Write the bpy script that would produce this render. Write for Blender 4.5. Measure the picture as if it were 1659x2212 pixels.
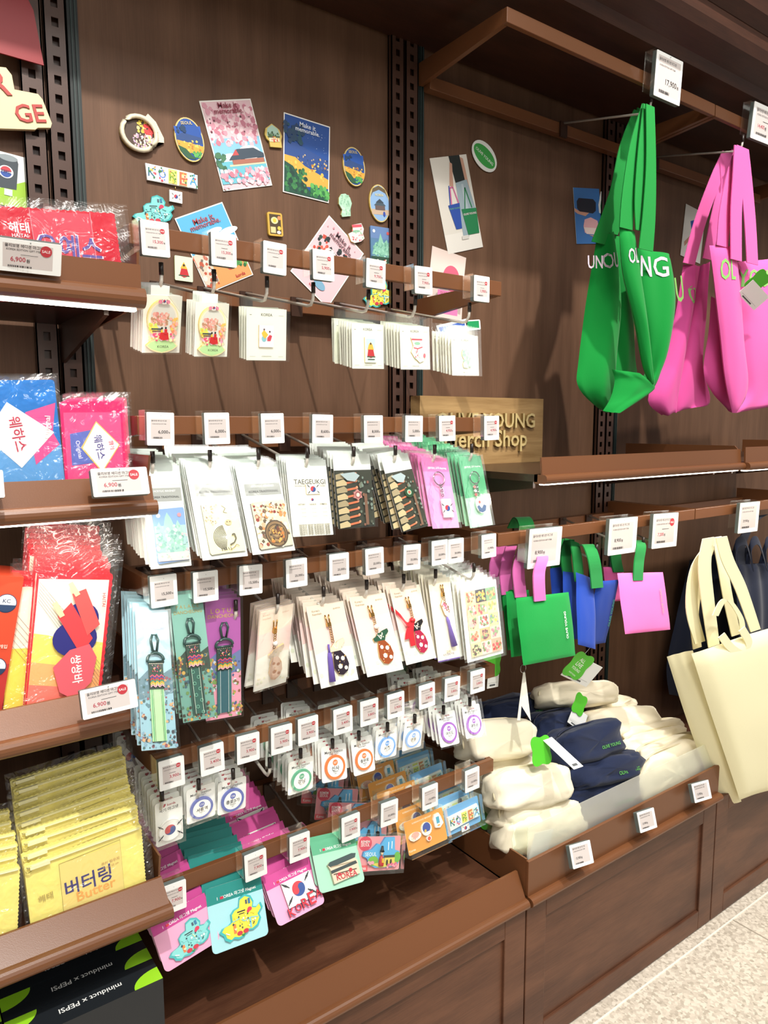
import bpy, math, random
from mathutils.bvhtree import BVHTree
from mathutils import Vector, Matrix, noise
C = bpy.context.scene.collection
for o in list(bpy.data.objects): bpy.data.objects.remove(o)
V = Vector
H = 1.31            # camera height above the floor
D = 1.30            # distance from the camera to the display wall
# ---------------------------------------------------------------- camera
YAW, PIT, ROL, F = .624973, -.12104, -.002347, 1554.9
_f = V((math.sin(YAW)*math.cos(PIT), math.cos(YAW)*math.cos(PIT), math.sin(PIT)))
_r = V((math.cos(YAW), -math.sin(YAW), 0)); _u = _r.cross(_f)
RT = math.cos(ROL)*_r+math.sin(ROL)*_u; UP = -math.sin(ROL)*_r+math.cos(ROL)*_u; FW = _f
cam = bpy.data.objects.new('camera', bpy.data.cameras.new('camera')); C.objects.link(cam)
cam.matrix_world = Matrix(((RT.x, UP.x, -FW.x, 0), (RT.y, UP.y, -FW.y, 0), (RT.z, UP.z, -FW.z, H), (0, 0, 0, 1)))
cam.data.sensor_fit = 'HORIZONTAL'; cam.data.sensor_width = 36; cam.data.lens = 36*F/1659
cam.data.clip_start = .02; cam.data.clip_end = 60
bpy.context.scene.camera = cam
vs = bpy.context.scene.view_settings
bpy.context.scene.display_settings.display_device = 'sRGB'
vs.view_transform = 'Standard'; vs.look = 'None'; vs.gamma = 1; vs.use_curve_mapping = False
vs.exposure = EXPOSURE = -0.15
try:
    bpy.context.scene.cycles.transparent_max_bounces = 32
except Exception: pass
# ---------------------------------------------------------------- light
w = bpy.data.worlds.new('world'); bpy.context.scene.world = w; w.use_nodes = True
w.node_tree.nodes['Background'].inputs[0].default_value = (1, .97, .93, 1)
w.node_tree.nodes['Background'].inputs[1].default_value = .42
def spot(loc, aim, power, cone=60, blend=.6, rad=.03, col=(1, .96, .9)):
    l = bpy.data.lights.new('ceiling_spot', 'SPOT'); l.energy = power; l.spot_size = math.radians(cone); l.spot_blend = blend
    l.shadow_soft_size = rad; l.color = col
    o = bpy.data.objects.new('ceiling_spot', l); C.objects.link(o); o.location = loc
    o.rotation_euler = (V(aim)-V(loc)).to_track_quat('-Z', 'Y').to_euler()
def area(loc, aim, power, sx, sy, col=(1, .97, .93), name='soft_fill_light'):
    l = bpy.data.lights.new(name, 'AREA'); l.shape = 'RECTANGLE'; l.size = sx; l.size_y = sy; l.energy = power; l.color = col
    o = bpy.data.objects.new(name, l); C.objects.link(o); o.location = loc
    o.rotation_euler = (V(aim)-V(loc)).to_track_quat('-Z', 'Y').to_euler()
spot((.03, -.55, 3.4), (.25, 1.2, 1.15), 290, 54, .8)
spot((1.45, -.02, 3.4), (1.7, 1.1, 1.0), 230, 50, .8)
spot((2.3, -.1, 3.4), (2.4, 1.0, .9), 150, 46, .8)
area((.8, -.75, 3.45), (.8, -.1, 0), 85, 3.0, .9)  # added soft overhead fill for the cabinets and floor
area((-.2, -2.6, 3.0), (.8, 1.1, 1.0), 42, 1.6, .8)  # added fill behind the camera, no real fixture, brightens the front faces
# ---------------------------------------------------------------- photo-measured points in the room
def ray(px, py): return RT*((px-829.5)/F) - UP*((py-1106)/F) + FW
def at(px, py, y): d = ray(px, py); d = d*(y/d.y); return V((d.x, d.y, d.z+H))
def atx(px, py, X): d = ray(px, py); d = d*(X/d.x); return V((d.x, d.y, d.z+H))
def atz(px, py, Z): d = ray(px, py); d = d*((Z-H)/d.z); return V((d.x, d.y, Z))
def frame(TL, TR, BL, y, y2=None):
    a = at(*TL, y); b = at(*TR, y if y2 is None else y2); wv = b-a; d = ray(*BL)
    o = V((0, 0, H)); t = ((a-o).dot(wv))/d.dot(wv); c = o+d*t
    hv = c-a; n = wv.cross(hv).normalized()      # towards the viewer
    if n.y > 0: n = -n
    return a, wv.length, hv.length, Matrix((( *wv.normalized(),), (*(-n),), (*(-hv.normalized()),))).transposed().to_4x4()
def pose(a, R): return Matrix.Translation(a) @ R
# ---------------------------------------------------------------- materials
def lin(h):
    if isinstance(h, str): h = tuple(int(h[i:i+2], 16) for i in (0, 2, 4))
    return tuple((c/255/12.92 if c/255 <= .04045 else ((c/255+.055)/1.055)**2.4) for c in h)+(1,)
_M = {}
def nodes(name):
    m = bpy.data.materials.new(name); m.use_nodes = True; nt = m.node_tree
    return m, nt, nt.nodes['Principled BSDF']
def bump(nt, b, scale, strength, dist=.001, detail=3, stretch=None, rough=.5):
    tc = nt.nodes.new('ShaderNodeTexCoord'); n = nt.nodes.new('ShaderNodeTexNoise'); bp = nt.nodes.new('ShaderNodeBump')
    n.inputs['Scale'].default_value = scale; n.inputs['Detail'].default_value = detail; n.inputs['Roughness'].default_value = rough
    src = tc.outputs['Object']
    if stretch:
        mp = nt.nodes.new('ShaderNodeMapping'); mp.inputs['Scale'].default_value = stretch
        nt.links.new(src, mp.inputs[0]); src = mp.outputs[0]
    nt.links.new(src, n.inputs['Vector']); nt.links.new(n.outputs['Fac'], bp.inputs['Height'])
    bp.inputs['Strength'].default_value = strength; bp.inputs['Distance'].default_value = dist
    nt.links.new(bp.outputs[0], b.inputs['Normal']); return bp
def M(col, rough=.55, kind='paper'):
    k = (col, rough, kind)
    if k in _M: return _M[k]
    m, nt, b = nodes('%s_%s' % (kind, col)); b.inputs['Base Color'].default_value = lin(col); b.inputs['Roughness'].default_value = rough
    if kind == 'metal': b.inputs['Metallic'].default_value = 1
    if kind == 'gloss': b.inputs['Coat Weight'].default_value = .5; b.inputs['Coat Roughness'].default_value = .1
    if kind == 'cloth': bump(nt, b, 900, .35, .0006); b.inputs['Sheen Weight'].default_value = .15; b.inputs['Specular IOR Level'].default_value = .2
    if kind == 'emit':
        b.inputs['Emission Color'].default_value = lin(col); b.inputs['Emission Strength'].default_value = 14
    _M[k] = m; return m
def wood(name, c1, c2, rough=.4, stretch=(2, 2, .35), scale=14, bumps=.12):
    m, nt, b = nodes(name); tc = nt.nodes.new('ShaderNodeTexCoord'); mp = nt.nodes.new('ShaderNodeMapping')
    mp.inputs['Scale'].default_value = stretch; nt.links.new(tc.outputs['Object'], mp.inputs[0])
    n1 = nt.nodes.new('ShaderNodeTexNoise'); n1.inputs['Scale'].default_value = scale; n1.inputs['Detail'].default_value = 6; n1.inputs['Roughness'].default_value = .62
    mp2 = nt.nodes.new('ShaderNodeMapping'); mp2.inputs['Scale'].default_value = tuple(s*(9 if s > 1 else 1) for s in stretch)
    nt.links.new(tc.outputs['Object'], mp2.inputs[0])
    n2 = nt.nodes.new('ShaderNodeTexNoise'); n2.inputs['Scale'].default_value = scale*4; n2.inputs['Detail'].default_value = 3
    nt.links.new(mp.outputs[0], n1.inputs['Vector']); nt.links.new(mp2.outputs[0], n2.inputs['Vector'])
    mx = nt.nodes.new('ShaderNodeMath'); mx.operation = 'MULTIPLY_ADD'; mx.inputs[1].default_value = .4; nt.links.new(n2.outputs['Fac'], mx.inputs[0]); nt.links.new(n1.outputs['Fac'], mx.inputs[2])
    cr = nt.nodes.new('ShaderNodeValToRGB'); cr.color_ramp.elements[0].position = .48; cr.color_ramp.elements[1].position = .9
    cr.color_ramp.elements[0].color = lin(c1); cr.color_ramp.elements[1].color = lin(c2)
    nt.links.new(mx.outputs[0], cr.inputs[0]); nt.links.new(cr.outputs[0], b.inputs['Base Color'])
    b.inputs['Roughness'].default_value = rough; b.inputs['Specular IOR Level'].default_value = .3
    bp = nt.nodes.new('ShaderNodeBump'); bp.inputs['Strength'].default_value = bumps; bp.inputs['Distance'].default_value = .0006
    nt.links.new(n2.outputs['Fac'], bp.inputs['Height']); nt.links.new(bp.outputs[0], b.inputs['Normal'])
    _M[name] = m; return m
WALL = wood('dark_walnut_laminate', '593f2e', '70523e', .55, (3, 3, .3), 8)
CAB = wood('walnut_cabinet', '4a2d20', '6b4632', .38, (.5, 2, 2), 9)
CAN = wood('shaded_red_walnut', '2e1a12', '43271b', .45, (.5, 2, 2), 9)  # canopy wood, colour darkened to carry the shade up there
OAK = wood('oak_board', '8a6a42', 'b39263', .5, (.35, 2, 4), 12)
def powder(name, col, rough=.33):
    m, nt, b = nodes(name); b.inputs['Base Color'].default_value = lin(col); b.inputs['Roughness'].default_value = rough
    bump(nt, b, 700, .12, .0005); _M[name] = m; return m
BRN = powder('brown_powder_coat', '70462a'); BRD = powder('dark_brown_powder_coat', '3a251b', .3); SLOT = powder('upright_powder_coat', '4a3228', .35)
def plastic(name, gl=.16, rough=.08, scale=60, strength=.5, dist=.004, tint='ffffff', haze=0.0, lo=.45):
    m, nt, b = nodes(name); nt.nodes.remove(b); out = nt.nodes['Material Output']
    tr = nt.nodes.new('ShaderNodeBsdfTransparent'); tr.inputs[0].default_value = lin(tint)
    g = nt.nodes.new('ShaderNodeBsdfGlossy'); g.inputs['Roughness'].default_value = rough
    tc = nt.nodes.new('ShaderNodeTexCoord'); n = nt.nodes.new('ShaderNodeTexNoise'); n.inputs['Scale'].default_value = scale; n.inputs['Detail'].default_value = 2; n.inputs['Distortion'].default_value = 1.2
    nt.links.new(tc.outputs['Object'], n.inputs['Vector'])
    bp = nt.nodes.new('ShaderNodeBump'); bp.inputs['Strength'].default_value = strength; bp.inputs['Distance'].default_value = dist
    nt.links.new(n.outputs['Fac'], bp.inputs['Height']); nt.links.new(bp.outputs[0], g.inputs['Normal'])
    fr = nt.nodes.new('ShaderNodeFresnel'); fr.inputs['IOR'].default_value = 1.5; nt.links.new(bp.outputs[0], fr.inputs['Normal'])
    mu = nt.nodes.new('ShaderNodeMath'); mu.operation = 'MULTIPLY_ADD'; mu.inputs[1].default_value = .38; mu.inputs[2].default_value = gl; mu.use_clamp = True
    nt.links.new(fr.outputs[0], mu.inputs[0])
    mx = nt.nodes.new('ShaderNodeAddShader'); cc = nt.nodes.new('ShaderNodeCombineColor')
    for k in range(3): nt.links.new(mu.outputs[0], cc.inputs[k])
    nt.links.new(cc.outputs[0], g.inputs[0]); nt.links.new(tr.outputs[0], mx.inputs[0]); nt.links.new(g.outputs[0], mx.inputs[1])
    last = mx
    if haze:
        df = nt.nodes.new('ShaderNodeBsdfDiffuse'); df.inputs[0].default_value = lin('f4f4f0')
        m2 = nt.nodes.new('ShaderNodeMixShader'); m2.inputs[0].default_value = haze
        nt.links.new(mx.outputs[0], m2.inputs[1]); nt.links.new(df.outputs[0], m2.inputs[2]); last = m2
    nt.links.new(last.outputs[0], out.inputs[0]); _M[name] = m; return m
SLV = plastic('clear_sleeve', .015, .16, 22, .25, .003, 'fafbfa')
CRK = plastic('crinkled_cellophane', .03, .14, 32, .9, .02, 'fafafa', haze=.01)
ACR = plastic('clear_acrylic', .02, .08, 5, .05, .001, 'f2f6f4', haze=.02)
FRO = plastic('frosted_acrylic', .03, .3, 5, .05, .001, 'eceeea', haze=.16)
# ---------------------------------------------------------------- mesh builder
_T = {}
def text2d(s):
    if s in _T: return _T[s]
    cu = bpy.data.curves.new('t', 'FONT'); cu.body = s; cu.resolution_u = 2; cu.offset = .012 if ord(s[0]) < 256 else .016
    o = bpy.data.objects.new('t', cu); C.objects.link(o); bpy.context.view_layer.update()
    me = bpy.data.meshes.new_from_object(o.evaluated_get(bpy.context.evaluated_depsgraph_get()))
    vs_ = [(v.co.x, v.co.y) for v in me.vertices]; fs = [tuple(p.vertices) for p in me.polygons]
    bpy.data.objects.remove(o); bpy.data.curves.remove(cu); bpy.data.meshes.remove(me)
    if not vs_: _T[s] = ([], [], 1, 1); return _T[s]
    x0 = min(v[0] for v in vs_); x1 = max(v[0] for v in vs_); y0 = min(v[1] for v in vs_); y1 = max(v[1] for v in vs_)
    cx = (x0+x1)/2; cy = (y0+y1)/2
    _T[s] = ([(x-cx, y-cy) for x, y in vs_], fs, x1-x0, y1-y0); return _T[s]
def spline(pts, n):
    pts = [V(p) for p in pts]
    if len(pts) < 3: return [pts[0].lerp(pts[-1], i/(n-1)) for i in range(n)]
    out = []; m = len(pts)-1
    for i in range(n):
        t = i/(n-1)*m; k = min(int(t), m-1); u = t-k
        p0 = pts[max(k-1, 0)]; p1 = pts[k]; p2 = pts[k+1]; p3 = pts[min(k+2, m)]
        out.append(.5*((2*p1)+(p2-p0)*u+(2*p0-5*p1+4*p2-p3)*u*u+(3*p1-p0-3*p2+p3)*u**3))
    return out
class B:
    def __init__(s): s.v = []; s.f = []; s.m = []; s.ms = []; s.sm = []
    def mi(s, m):
        if m not in s.ms: s.ms.append(m)
        return s.ms.index(m)
    def add(s, vs_, fs, m, smooth=False):
        k = len(s.v); i = s.mi(m); s.v += [tuple(v) for v in vs_]
        for f in fs: s.f.append(tuple(a+k for a in f)); s.m.append(i); s.sm.append(smooth)
        return s
    def box(s, x0, x1, y0, y1, z0, z1, m):
        return s.add([(x, y, z) for x in (x0, x1) for y in (y0, y1) for z in (z0, z1)],
              [(0, 1, 3, 2), (4, 6, 7, 5), (0, 4, 5, 1), (2, 3, 7, 6), (0, 2, 6, 4), (1, 5, 7, 3)], m)
    def prism(s, pts, y0, y1, m, m2=None):         # pts (x,z) counter-clockwise seen from the front (-y)
        n = len(pts); s.add([(x, y0, z) for x, z in pts], [tuple(range(n))], m)
        s.add([(x, y1, z) for x, z in pts], [tuple(range(n))[::-1]], m2 or m)
        return s.add([(x, y0, z) for x, z in pts]+[(x, y1, z) for x, z in pts], [(i, i+n, (i+1) % n+n, (i+1) % n) for i in range(n)], m2 or m)
    def profile(s, pts, x0, x1, m):               # pts (y,z) swept along x
        n = len(pts); s.add([(x0, y, z) for y, z in pts]+[(x1, y, z) for y, z in pts],
            [(i, (i+1) % n, (i+1) % n+n, i+n) for i in range(n)]+[tuple(range(n))[::-1], tuple(range(n, 2*n))], m); return s
    def quad(s, a, b, c, d, m): return s.add([a, b, c, d], [(0, 1, 2, 3)], m)
    def tube(s, pts, r, m, n=8, cap=True):
        pts = [V(p) for p in pts]; vs_ = []; fs = []
        for i, p in enumerate(pts):
            t = (pts[min(i+1, len(pts)-1)]-pts[max(i-1, 0)]).normalized(); a = t.cross(V((1, 0, 0)) if abs(t.x) < .8 else V((0, 0, 1))).normalized(); b = t.cross(a)
            rr = r[i] if isinstance(r, (list, tuple)) else r
            vs_ += [p+(a*math.cos(6.2832*j/n)+b*math.sin(6.2832*j/n))*rr for j in range(n)]
        for i in range(len(pts)-1):
            fs += [(i*n+j, i*n+(j+1) % n, (i+1)*n+(j+1) % n, (i+1)*n+j) for j in range(n)]
        if cap: fs += [tuple(range(n))[::-1], tuple(range((len(pts)-1)*n, len(pts)*n))]
        return s.add(vs_, fs, m, True)
    def ribbon(s, pts, wv, m, t=.0022, n=24):     # flat strap; wv width vector or list of them
        ps = spline(pts, n); ws = spline(wv, n) if isinstance(wv, list) else [V(wv)]*n; vs_ = []; fs = []
        for i, p in enumerate(ps):
            tg = (ps[min(i+1, n-1)]-ps[max(i-1, 0)]).normalized(); nn = tg.cross(ws[i]).normalized()*t/2
            vs_ += [p-ws[i]/2-nn, p+ws[i]/2-nn, p+ws[i]/2+nn, p-ws[i]/2+nn]
        for i in range(n-1): fs += [(i*4+j, i*4+(j+1) % 4, i*4+4+(j+1) % 4, i*4+4+j) for j in range(4)]
        fs += [(0, 1, 2, 3), (n*4-1, n*4-2, n*4-3, n*4-4)]
        return s.add(vs_, fs, m, False)
    def cloth(s, L, R, t, m, folds=0, seed=0, nu=18, nv=22, amp=.004, edge=.5, nrm=None):
        # closed soft body between a left and a right edge, swelling by t in the middle
        L = spline(L, nv); R = spline(R, nv); F_ = []; K = []
        for j in range(nv):
            wv = R[j]-L[j]; dv = (L[min(j+1, nv-1)]-L[max(j-1, 0)]); n = V(nrm) if nrm else wv.cross(dv).normalized()
            if n.y > 0 and not nrm: n = -n
            for i in range(nu+1):
                u = i/nu; q = math.sin(math.pi*u)**edge if 0 < u < 1 else 0; e = math.sin(math.pi*min(max(j/(nv-1), .0), 1))**.4 if 0 < j < nv-1 else 0
                p = L[j]+wv*u; nz = noise.noise(V((u*3+seed*7.3, j/nv*3, seed)))*amp + (math.sin(u*folds*6.283+seed+j/nv*1.5)*amp*q if folds else 0)
                F_.append(p+n*(t/2*q*e+nz)); K.append(p-n*(t/2*q*e-nz))
        w_ = nu+1; fs = [(j*w_+i, (j+1)*w_+i, (j+1)*w_+i+1, j*w_+i+1) for j in range(nv-1) for i in range(nu)]
        s.add(F_, fs, m, True); s.add(K, [f[::-1] for f in fs], m, True); return s
    def text(s, st, cx, cz, width, y, m, rot=0, sx=1.0):
        vs_, fs, tw, th = text2d(st); k = width/tw; c, n = math.cos(rot), math.sin(rot)
        return s.add([(cx+(x*c*k-z*n*k*sx), y, cz+(x*n*k+z*c*k*sx)) for x, z in vs_], fs, m)
    def build(s, name, parent=None, mw=None, bevel=0, sub=0):
        me = bpy.data.meshes.new(name); me.from_pydata(s.v, [], s.f)
        for m in s.ms: me.materials.append(m if not isinstance(m, str) else M(m))
        me.polygons.foreach_set('material_index', s.m); me.polygons.foreach_set('use_smooth', s.sm); me.update()
        o = bpy.data.objects.new(name, me); C.objects.link(o)
        if parent: o.parent = parent
        if mw is not None: o.matrix_local = mw
        if bevel:
            b = o.modifiers.new('bevel', 'BEVEL'); b.width = bevel; b.segments = 2; b.limit_method = 'ANGLE'
        return o
def tag(o, label, cat, group=None, kind=None):
    if label: o['label'] = label
    if cat: o['category'] = cat
    if group: o['group'] = group
    if kind: o['kind'] = kind
    return o
def thing(name, label, cat, mw=None, group=None):
    o = bpy.data.objects.new(name, None); o.empty_display_size = .02; C.objects.link(o)
    if mw is not None: o.matrix_world = mw if isinstance(mw, Matrix) else Matrix.Translation(mw)
    return tag(o, label, cat, group)
def struct(name, b, bevel=0):
    o = b.build(name, bevel=bevel); o['kind'] = 'structure'; return o
def dup(root, mw, label=None, group=None, keep=99):
    r = root.copy(); C.objects.link(r); r.matrix_basis = mw
    if label: r['label'] = label
    if group: r['group'] = group
    for ch in list(root.children)[:keep]:
        c = ch.copy(); C.objects.link(c); c.parent = r
        for g in ch.children:
            d = g.copy(); C.objects.link(d); d.parent = c
    return r
# artwork: flat shapes laid on a card in the card's own 0..1 coordinates (u right, v down)
def art(b, W, Hh, y, shapes, eps=.00012):
    X = lambda u: u*W
    Z = lambda v: -v*Hh
    for s in shapes:
        k = s[0]; y -= eps
        if k == 'r': _, u0, v0, u1, v1, c = s; b.quad((X(u0), y, Z(v1)), (X(u1), y, Z(v1)), (X(u1), y, Z(v0)), (X(u0), y, Z(v0)), c)
        elif k == 'p': b.add([(X(u), y, Z(v)) for u, v in s[1]], [tuple(range(len(s[1])))], s[2])
        elif k == 'e':
            _, cu, cv, ru, rv, c = s; n = 24; b.add([(X(cu)+math.cos(6.2832*i/n)*ru*W, y, Z(cv)+math.sin(6.2832*i/n)*rv*W) for i in range(n)], [tuple(range(n))], c)
        elif k == 'o':
            _, cu, cv, r0, r1, a0, a1, c = s; n = 28; vs_ = []
            for i in range(n+1):
                a = math.radians(a0+(a1-a0)*i/n); vs_ += [(X(cu)+math.cos(a)*r*W, y, Z(cv)+math.sin(a)*r*W) for r in (r0, r1)]
            b.add(vs_, [(2*i, 2*i+1, 2*i+3, 2*i+2) for i in range(n)], c)
        elif k == 't': b.text(s[1], X(s[2]), Z(s[3]), s[4]*W, y, s[5], s[6] if len(s) > 6 else 0, s[7] if len(s) > 7 else 1)
        elif k == 'l':
            _, pts, th, c = s; ps = [V((X(u), y, Z(v))) for u, v in pts]
            for a, q in zip(ps, ps[1:]):
                d = (q-a); d = V((-d.z, 0, d.x)).normalized()*th*W/2; b.quad(a-d, q-d, q+d, a+d, c)
        elif k == 'n':
            _, seed, cnt, u0, v0, u1, v1, cols, sz = s; rr = random.Random(seed)
            for i in range(cnt):
                cu, cv = rr.uniform(u0, u1), rr.uniform(v0, v1); r = sz*rr.uniform(.5, 1.2); n = rr.choice((4, 5, 6, 7)); a0 = rr.random()*6
                b.add([(X(cu)+math.cos(a0+6.2832*j/n)*r*W*rr.uniform(.7, 1.1), y-eps*.01*i, Z(cv)+math.sin(a0+6.2832*j/n)*r*W) for j in range(n)], [tuple(range(n))], rr.choice(cols))
            y -= eps*.01*cnt
        elif k == 'y': y -= s[1]
    return y
def rrect(W, Hh, r, x=0, z=0, n=4):              # rounded rectangle outline, top-left at (x,z), ccw from the front
    o = []
    for cx, cz, a in ((x+r, z-Hh+r, 180), (x+W-r, z-Hh+r, 270), (x+W-r, z-r, 0), (x+r, z-r, 90)):
        o += [(cx+math.cos(math.radians(a+90*i/n))*r, cz+math.sin(math.radians(a+90*i/n))*r) for i in range(n+1)]
    return o
# ================================================================ the setting
def terrazzo():
    m, nt, b = nodes('speckled_floor'); tc = nt.nodes.new('ShaderNodeTexCoord')
    v = nt.nodes.new('ShaderNodeTexVoronoi'); v.inputs['Scale'].default_value = 150; nt.links.new(tc.outputs['Object'], v.inputs['Vector'])
    cr = nt.nodes.new('ShaderNodeValToRGB'); e = cr.color_ramp.elements; e[0].color = lin('b3a898'); e[1].color = lin('e2d8c8'); e[0].position = .0; e[1].position = .8
    x = e.new(.25); x.color = lin('c9beae'); x = e.new(.55); x.color = lin('d3c8b8')
    sp = nt.nodes.new('ShaderNodeSeparateColor'); nt.links.new(v.outputs['Color'], sp.inputs[0]); nt.links.new(sp.outputs[0], cr.inputs[0])
    nt.links.new(cr.outputs[0], b.inputs['Base Color']); b.inputs['Roughness'].default_value = .45; return m
FL = terrazzo()
struct('floor', B().box(-3, 5, -4, 1.32, -.05, 0, FL))
struct('trim_1', B().box(-3, 5, .893, .897, 0, .0012, 'f1ece2'))            # pale joint along the cabinets
xj = atz(1584, 1988, 0).x
struct('trim_2', B().box(xj-.0015, xj+.0015, -4, .893, 0, .001, 'a79d8e'))
struct('wall_back', B().box(-3, 5, D, D+.08, 0, 3.5, WALL))
struct('ceiling', B().box(-3, 5, -4, 1.38, 3.5, 3.56, 'dfe3da'))
SX = [-.4, .31, 1.02, 1.73, 2.44]                                           # seams between the bays
for i, X in enumerate(SX[1:4]):
    # slotted uprights: a pair of punched columns beside each seam
    side = ['left', 'middle', 'right'][i]
    t = thing('slotted_upright', 'dark slotted steel upright %s' % ('between the snack pouch shelves and the souvenir hooks', 'behind the wooden shop sign', 'behind the hanging green tote bag')[i], 'upright', (X, D, 0), 'slotted uprights')
    for k, cx in enumerate((-.055, -.0175)):
        b = B(); h = .0165; y1 = -.003; y0 = -.016; pitch = .0285; z = .42
        b.box(cx-h, cx+h, -.006, y1, .372, 2.9, BRD)
        b.box(cx-h, cx-.0052, y0, y0+.0025, .372, 2.9, SLOT).box(cx+.0052, cx+h, y0, y0+.0025, .372, 2.9, SLOT)
        b.box(cx-h, cx-h+.002, y0, y1, .372, 2.9, SLOT).box(cx+h-.002, cx+h, y0, y1, .372, 2.9, SLOT)
        b.box(cx-.0052, cx+.0052, y0, y0+.0025, .372, z, SLOT)
        while z < 2.3: b.box(cx-.0052, cx+.0052, y0, y0+.0025, z+.0135, z+pitch, SLOT); z += pitch
        b.box(cx-.0052, cx+.0052, y0, y0+.0025, z+.013, 2.9, SLOT)
        b.build('slotted_column', t)
    b = B().box(.0015, .018, -.013, -.003, .372, 2.9, '151d1c').box(.006, .0085, -.016, -.013, .372, 2.9, '223230').box(.012, .0145, -.016, -.013, .372, 2.9, '223230')
    b.build('seam_channel', t)
# canopy over the whole run
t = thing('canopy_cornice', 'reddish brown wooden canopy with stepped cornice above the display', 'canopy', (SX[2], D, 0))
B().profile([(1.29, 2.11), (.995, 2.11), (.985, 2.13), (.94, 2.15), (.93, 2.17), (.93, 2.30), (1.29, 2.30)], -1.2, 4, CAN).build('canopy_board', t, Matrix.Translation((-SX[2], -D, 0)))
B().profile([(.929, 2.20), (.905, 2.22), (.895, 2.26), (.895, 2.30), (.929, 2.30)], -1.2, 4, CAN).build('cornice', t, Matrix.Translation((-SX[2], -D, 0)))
# ================================================================ display rails
def rail(nm, X0, X1, zt, lab, arms=(1, 1), back=True, y=1.025, h=.027):
    t = thing('display_rail', lab, 'display rail', (X0, y, H+zt), None)
    mw = Matrix.Translation((-X0, -y, -H-zt)); z1 = H+zt; z0 = z1-h
    B().box(X0, X1, y, y+.011, z0, z1, BRN).build('front_rail', t, mw, bevel=.0012)
    for X, on in ((X0, arms[0]), (X1-.011, arms[1])):
        if on: B().add([(x, yy, z) for x in (X, X+.011) for yy, z in ((y+.011, z0), (1.286, z0-.018), (1.286, z1), (y+.011, z1))],
              [(0, 1, 2, 3), (7, 6, 5, 4), (0, 4, 5, 1), (1, 5, 6, 2), (2, 6, 7, 3), (3, 7, 4, 0)], BRN).build('side_arm', t, mw)
    if back:
        B().box(X0+.012, X1-.012, 1.262, 1.284, z1-.056, z1-.03, BRN).build('back_bar', t, mw, bevel=.001)
    return t
ZR = [.765, .272, .013, -.2185, -.4885, -.693]
rail('r1', SX[1]+.004, SX[2], ZR[1], 'brown metal tag rail, topmost, in front of the travel postcards')
rail('r2', SX[1]+.004, SX[2], ZR[2], 'brown metal tag rail over the acrylic magnet packs and keyrings')
rail('r3', SX[1]+.004, SX[2]-.002, ZR[3], 'brown metal tag rail over the woven strap and charm cards')
rail('r4', SX[1]+.004, SX[2], ZR[4], 'brown metal tag rail over the round metro station magnets')
rail('r5', SX[1]+.004, SX[2], ZR[5], 'brown metal tag rail, lowest, over the pink and teal map magnets')
rail('r3b', SX[2]+.002, SX[3]-.002, ZR[3], 'brown metal tag rail over the green and pink strap pouches')
rail('r3c', SX[3]+.002, 2.43, ZR[3], 'brown metal tag rail over the cream canvas totes, at right edge')
rail('r0', SX[2]+.002, SX[3]-.002, ZR[0], 'dark brown metal top rail above the hanging green totes')
rail('r0b', SX[3]+.002, 2.43, ZR[0], 'dark brown metal top rail at upper right above pink totes')
# hooks
_hook = None
def hook(px, py, zt, lab, X=None, y=1.012, grp='peg hooks', big=False):
    global _hook
    X = at(px, py, y).x if X is None else X
    if _hook is None:
        t = _hook = thing('peg_hook', lab, 'hook', (X, 1.262, H+zt-.03), grp)
        B().box(-.012, .012, -.006, -.0005, -.034, .002, BRD).build('bracket', t)
        B().tube([(0, -.004, -.001), (0, -.23, -.053), (0, -.240, -.053), (0, -.247, -.044), (0, -.2485, -.034)], .0026, M('c9c3b8', .3, 'gloss')).build('wire', t)
        B().tube([(0, -.2486, -.036), (0, -.2486, -.0195)], .0034, M('241a16', .4)).build('tip_cap', t)
        return t
    return dup(_hook, Matrix.Translation((X, 1.262, H+zt-.03)), lab, grp)
TIPS = {1: [(350, 608), (464, 622), (578, 628), (678, 640), (797, 660), (898, 670), (1015, 690)],
 2: [(334, 1075), (455, 1005), (560, 1005), (665, 1000), (765, 985), (855, 990), (940, 990), (1020, 990)],
 3: [(337, 1329), (424, 1310), (510, 1299), (601, 1285), (700, 1279), (793, 1261), (873, 1244), (942, 1232), (1025, 1235)],
 4: [(350, 1710), (429, 1671), (504, 1665), (583, 1631), (650, 1617), (719, 1590), (776, 1576), (838, 1560), (897, 1539), (959, 1520), (1016, 1505)],
 5: [(385, 1950), (503, 1911), (614, 1867), (720, 1819), (817, 1780), (904, 1744), (995, 1704)]}
ordn = ['first', 'second', 'third', 'fourth', 'fifth', 'sixth', 'seventh', 'eighth', 'ninth', 'tenth', 'eleventh']
rown = {1: 'top', 2: 'second', 3: 'third', 4: 'fourth', 5: 'lowest'}
for r, ts in TIPS.items():
    for i, (px, py) in enumerate(ts):
        hook(px, py, ZR[r], 'pale wire peg hook with dark cap, %s from left on the %s souvenir rail' % (ordn[i], rown[r]))
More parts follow.
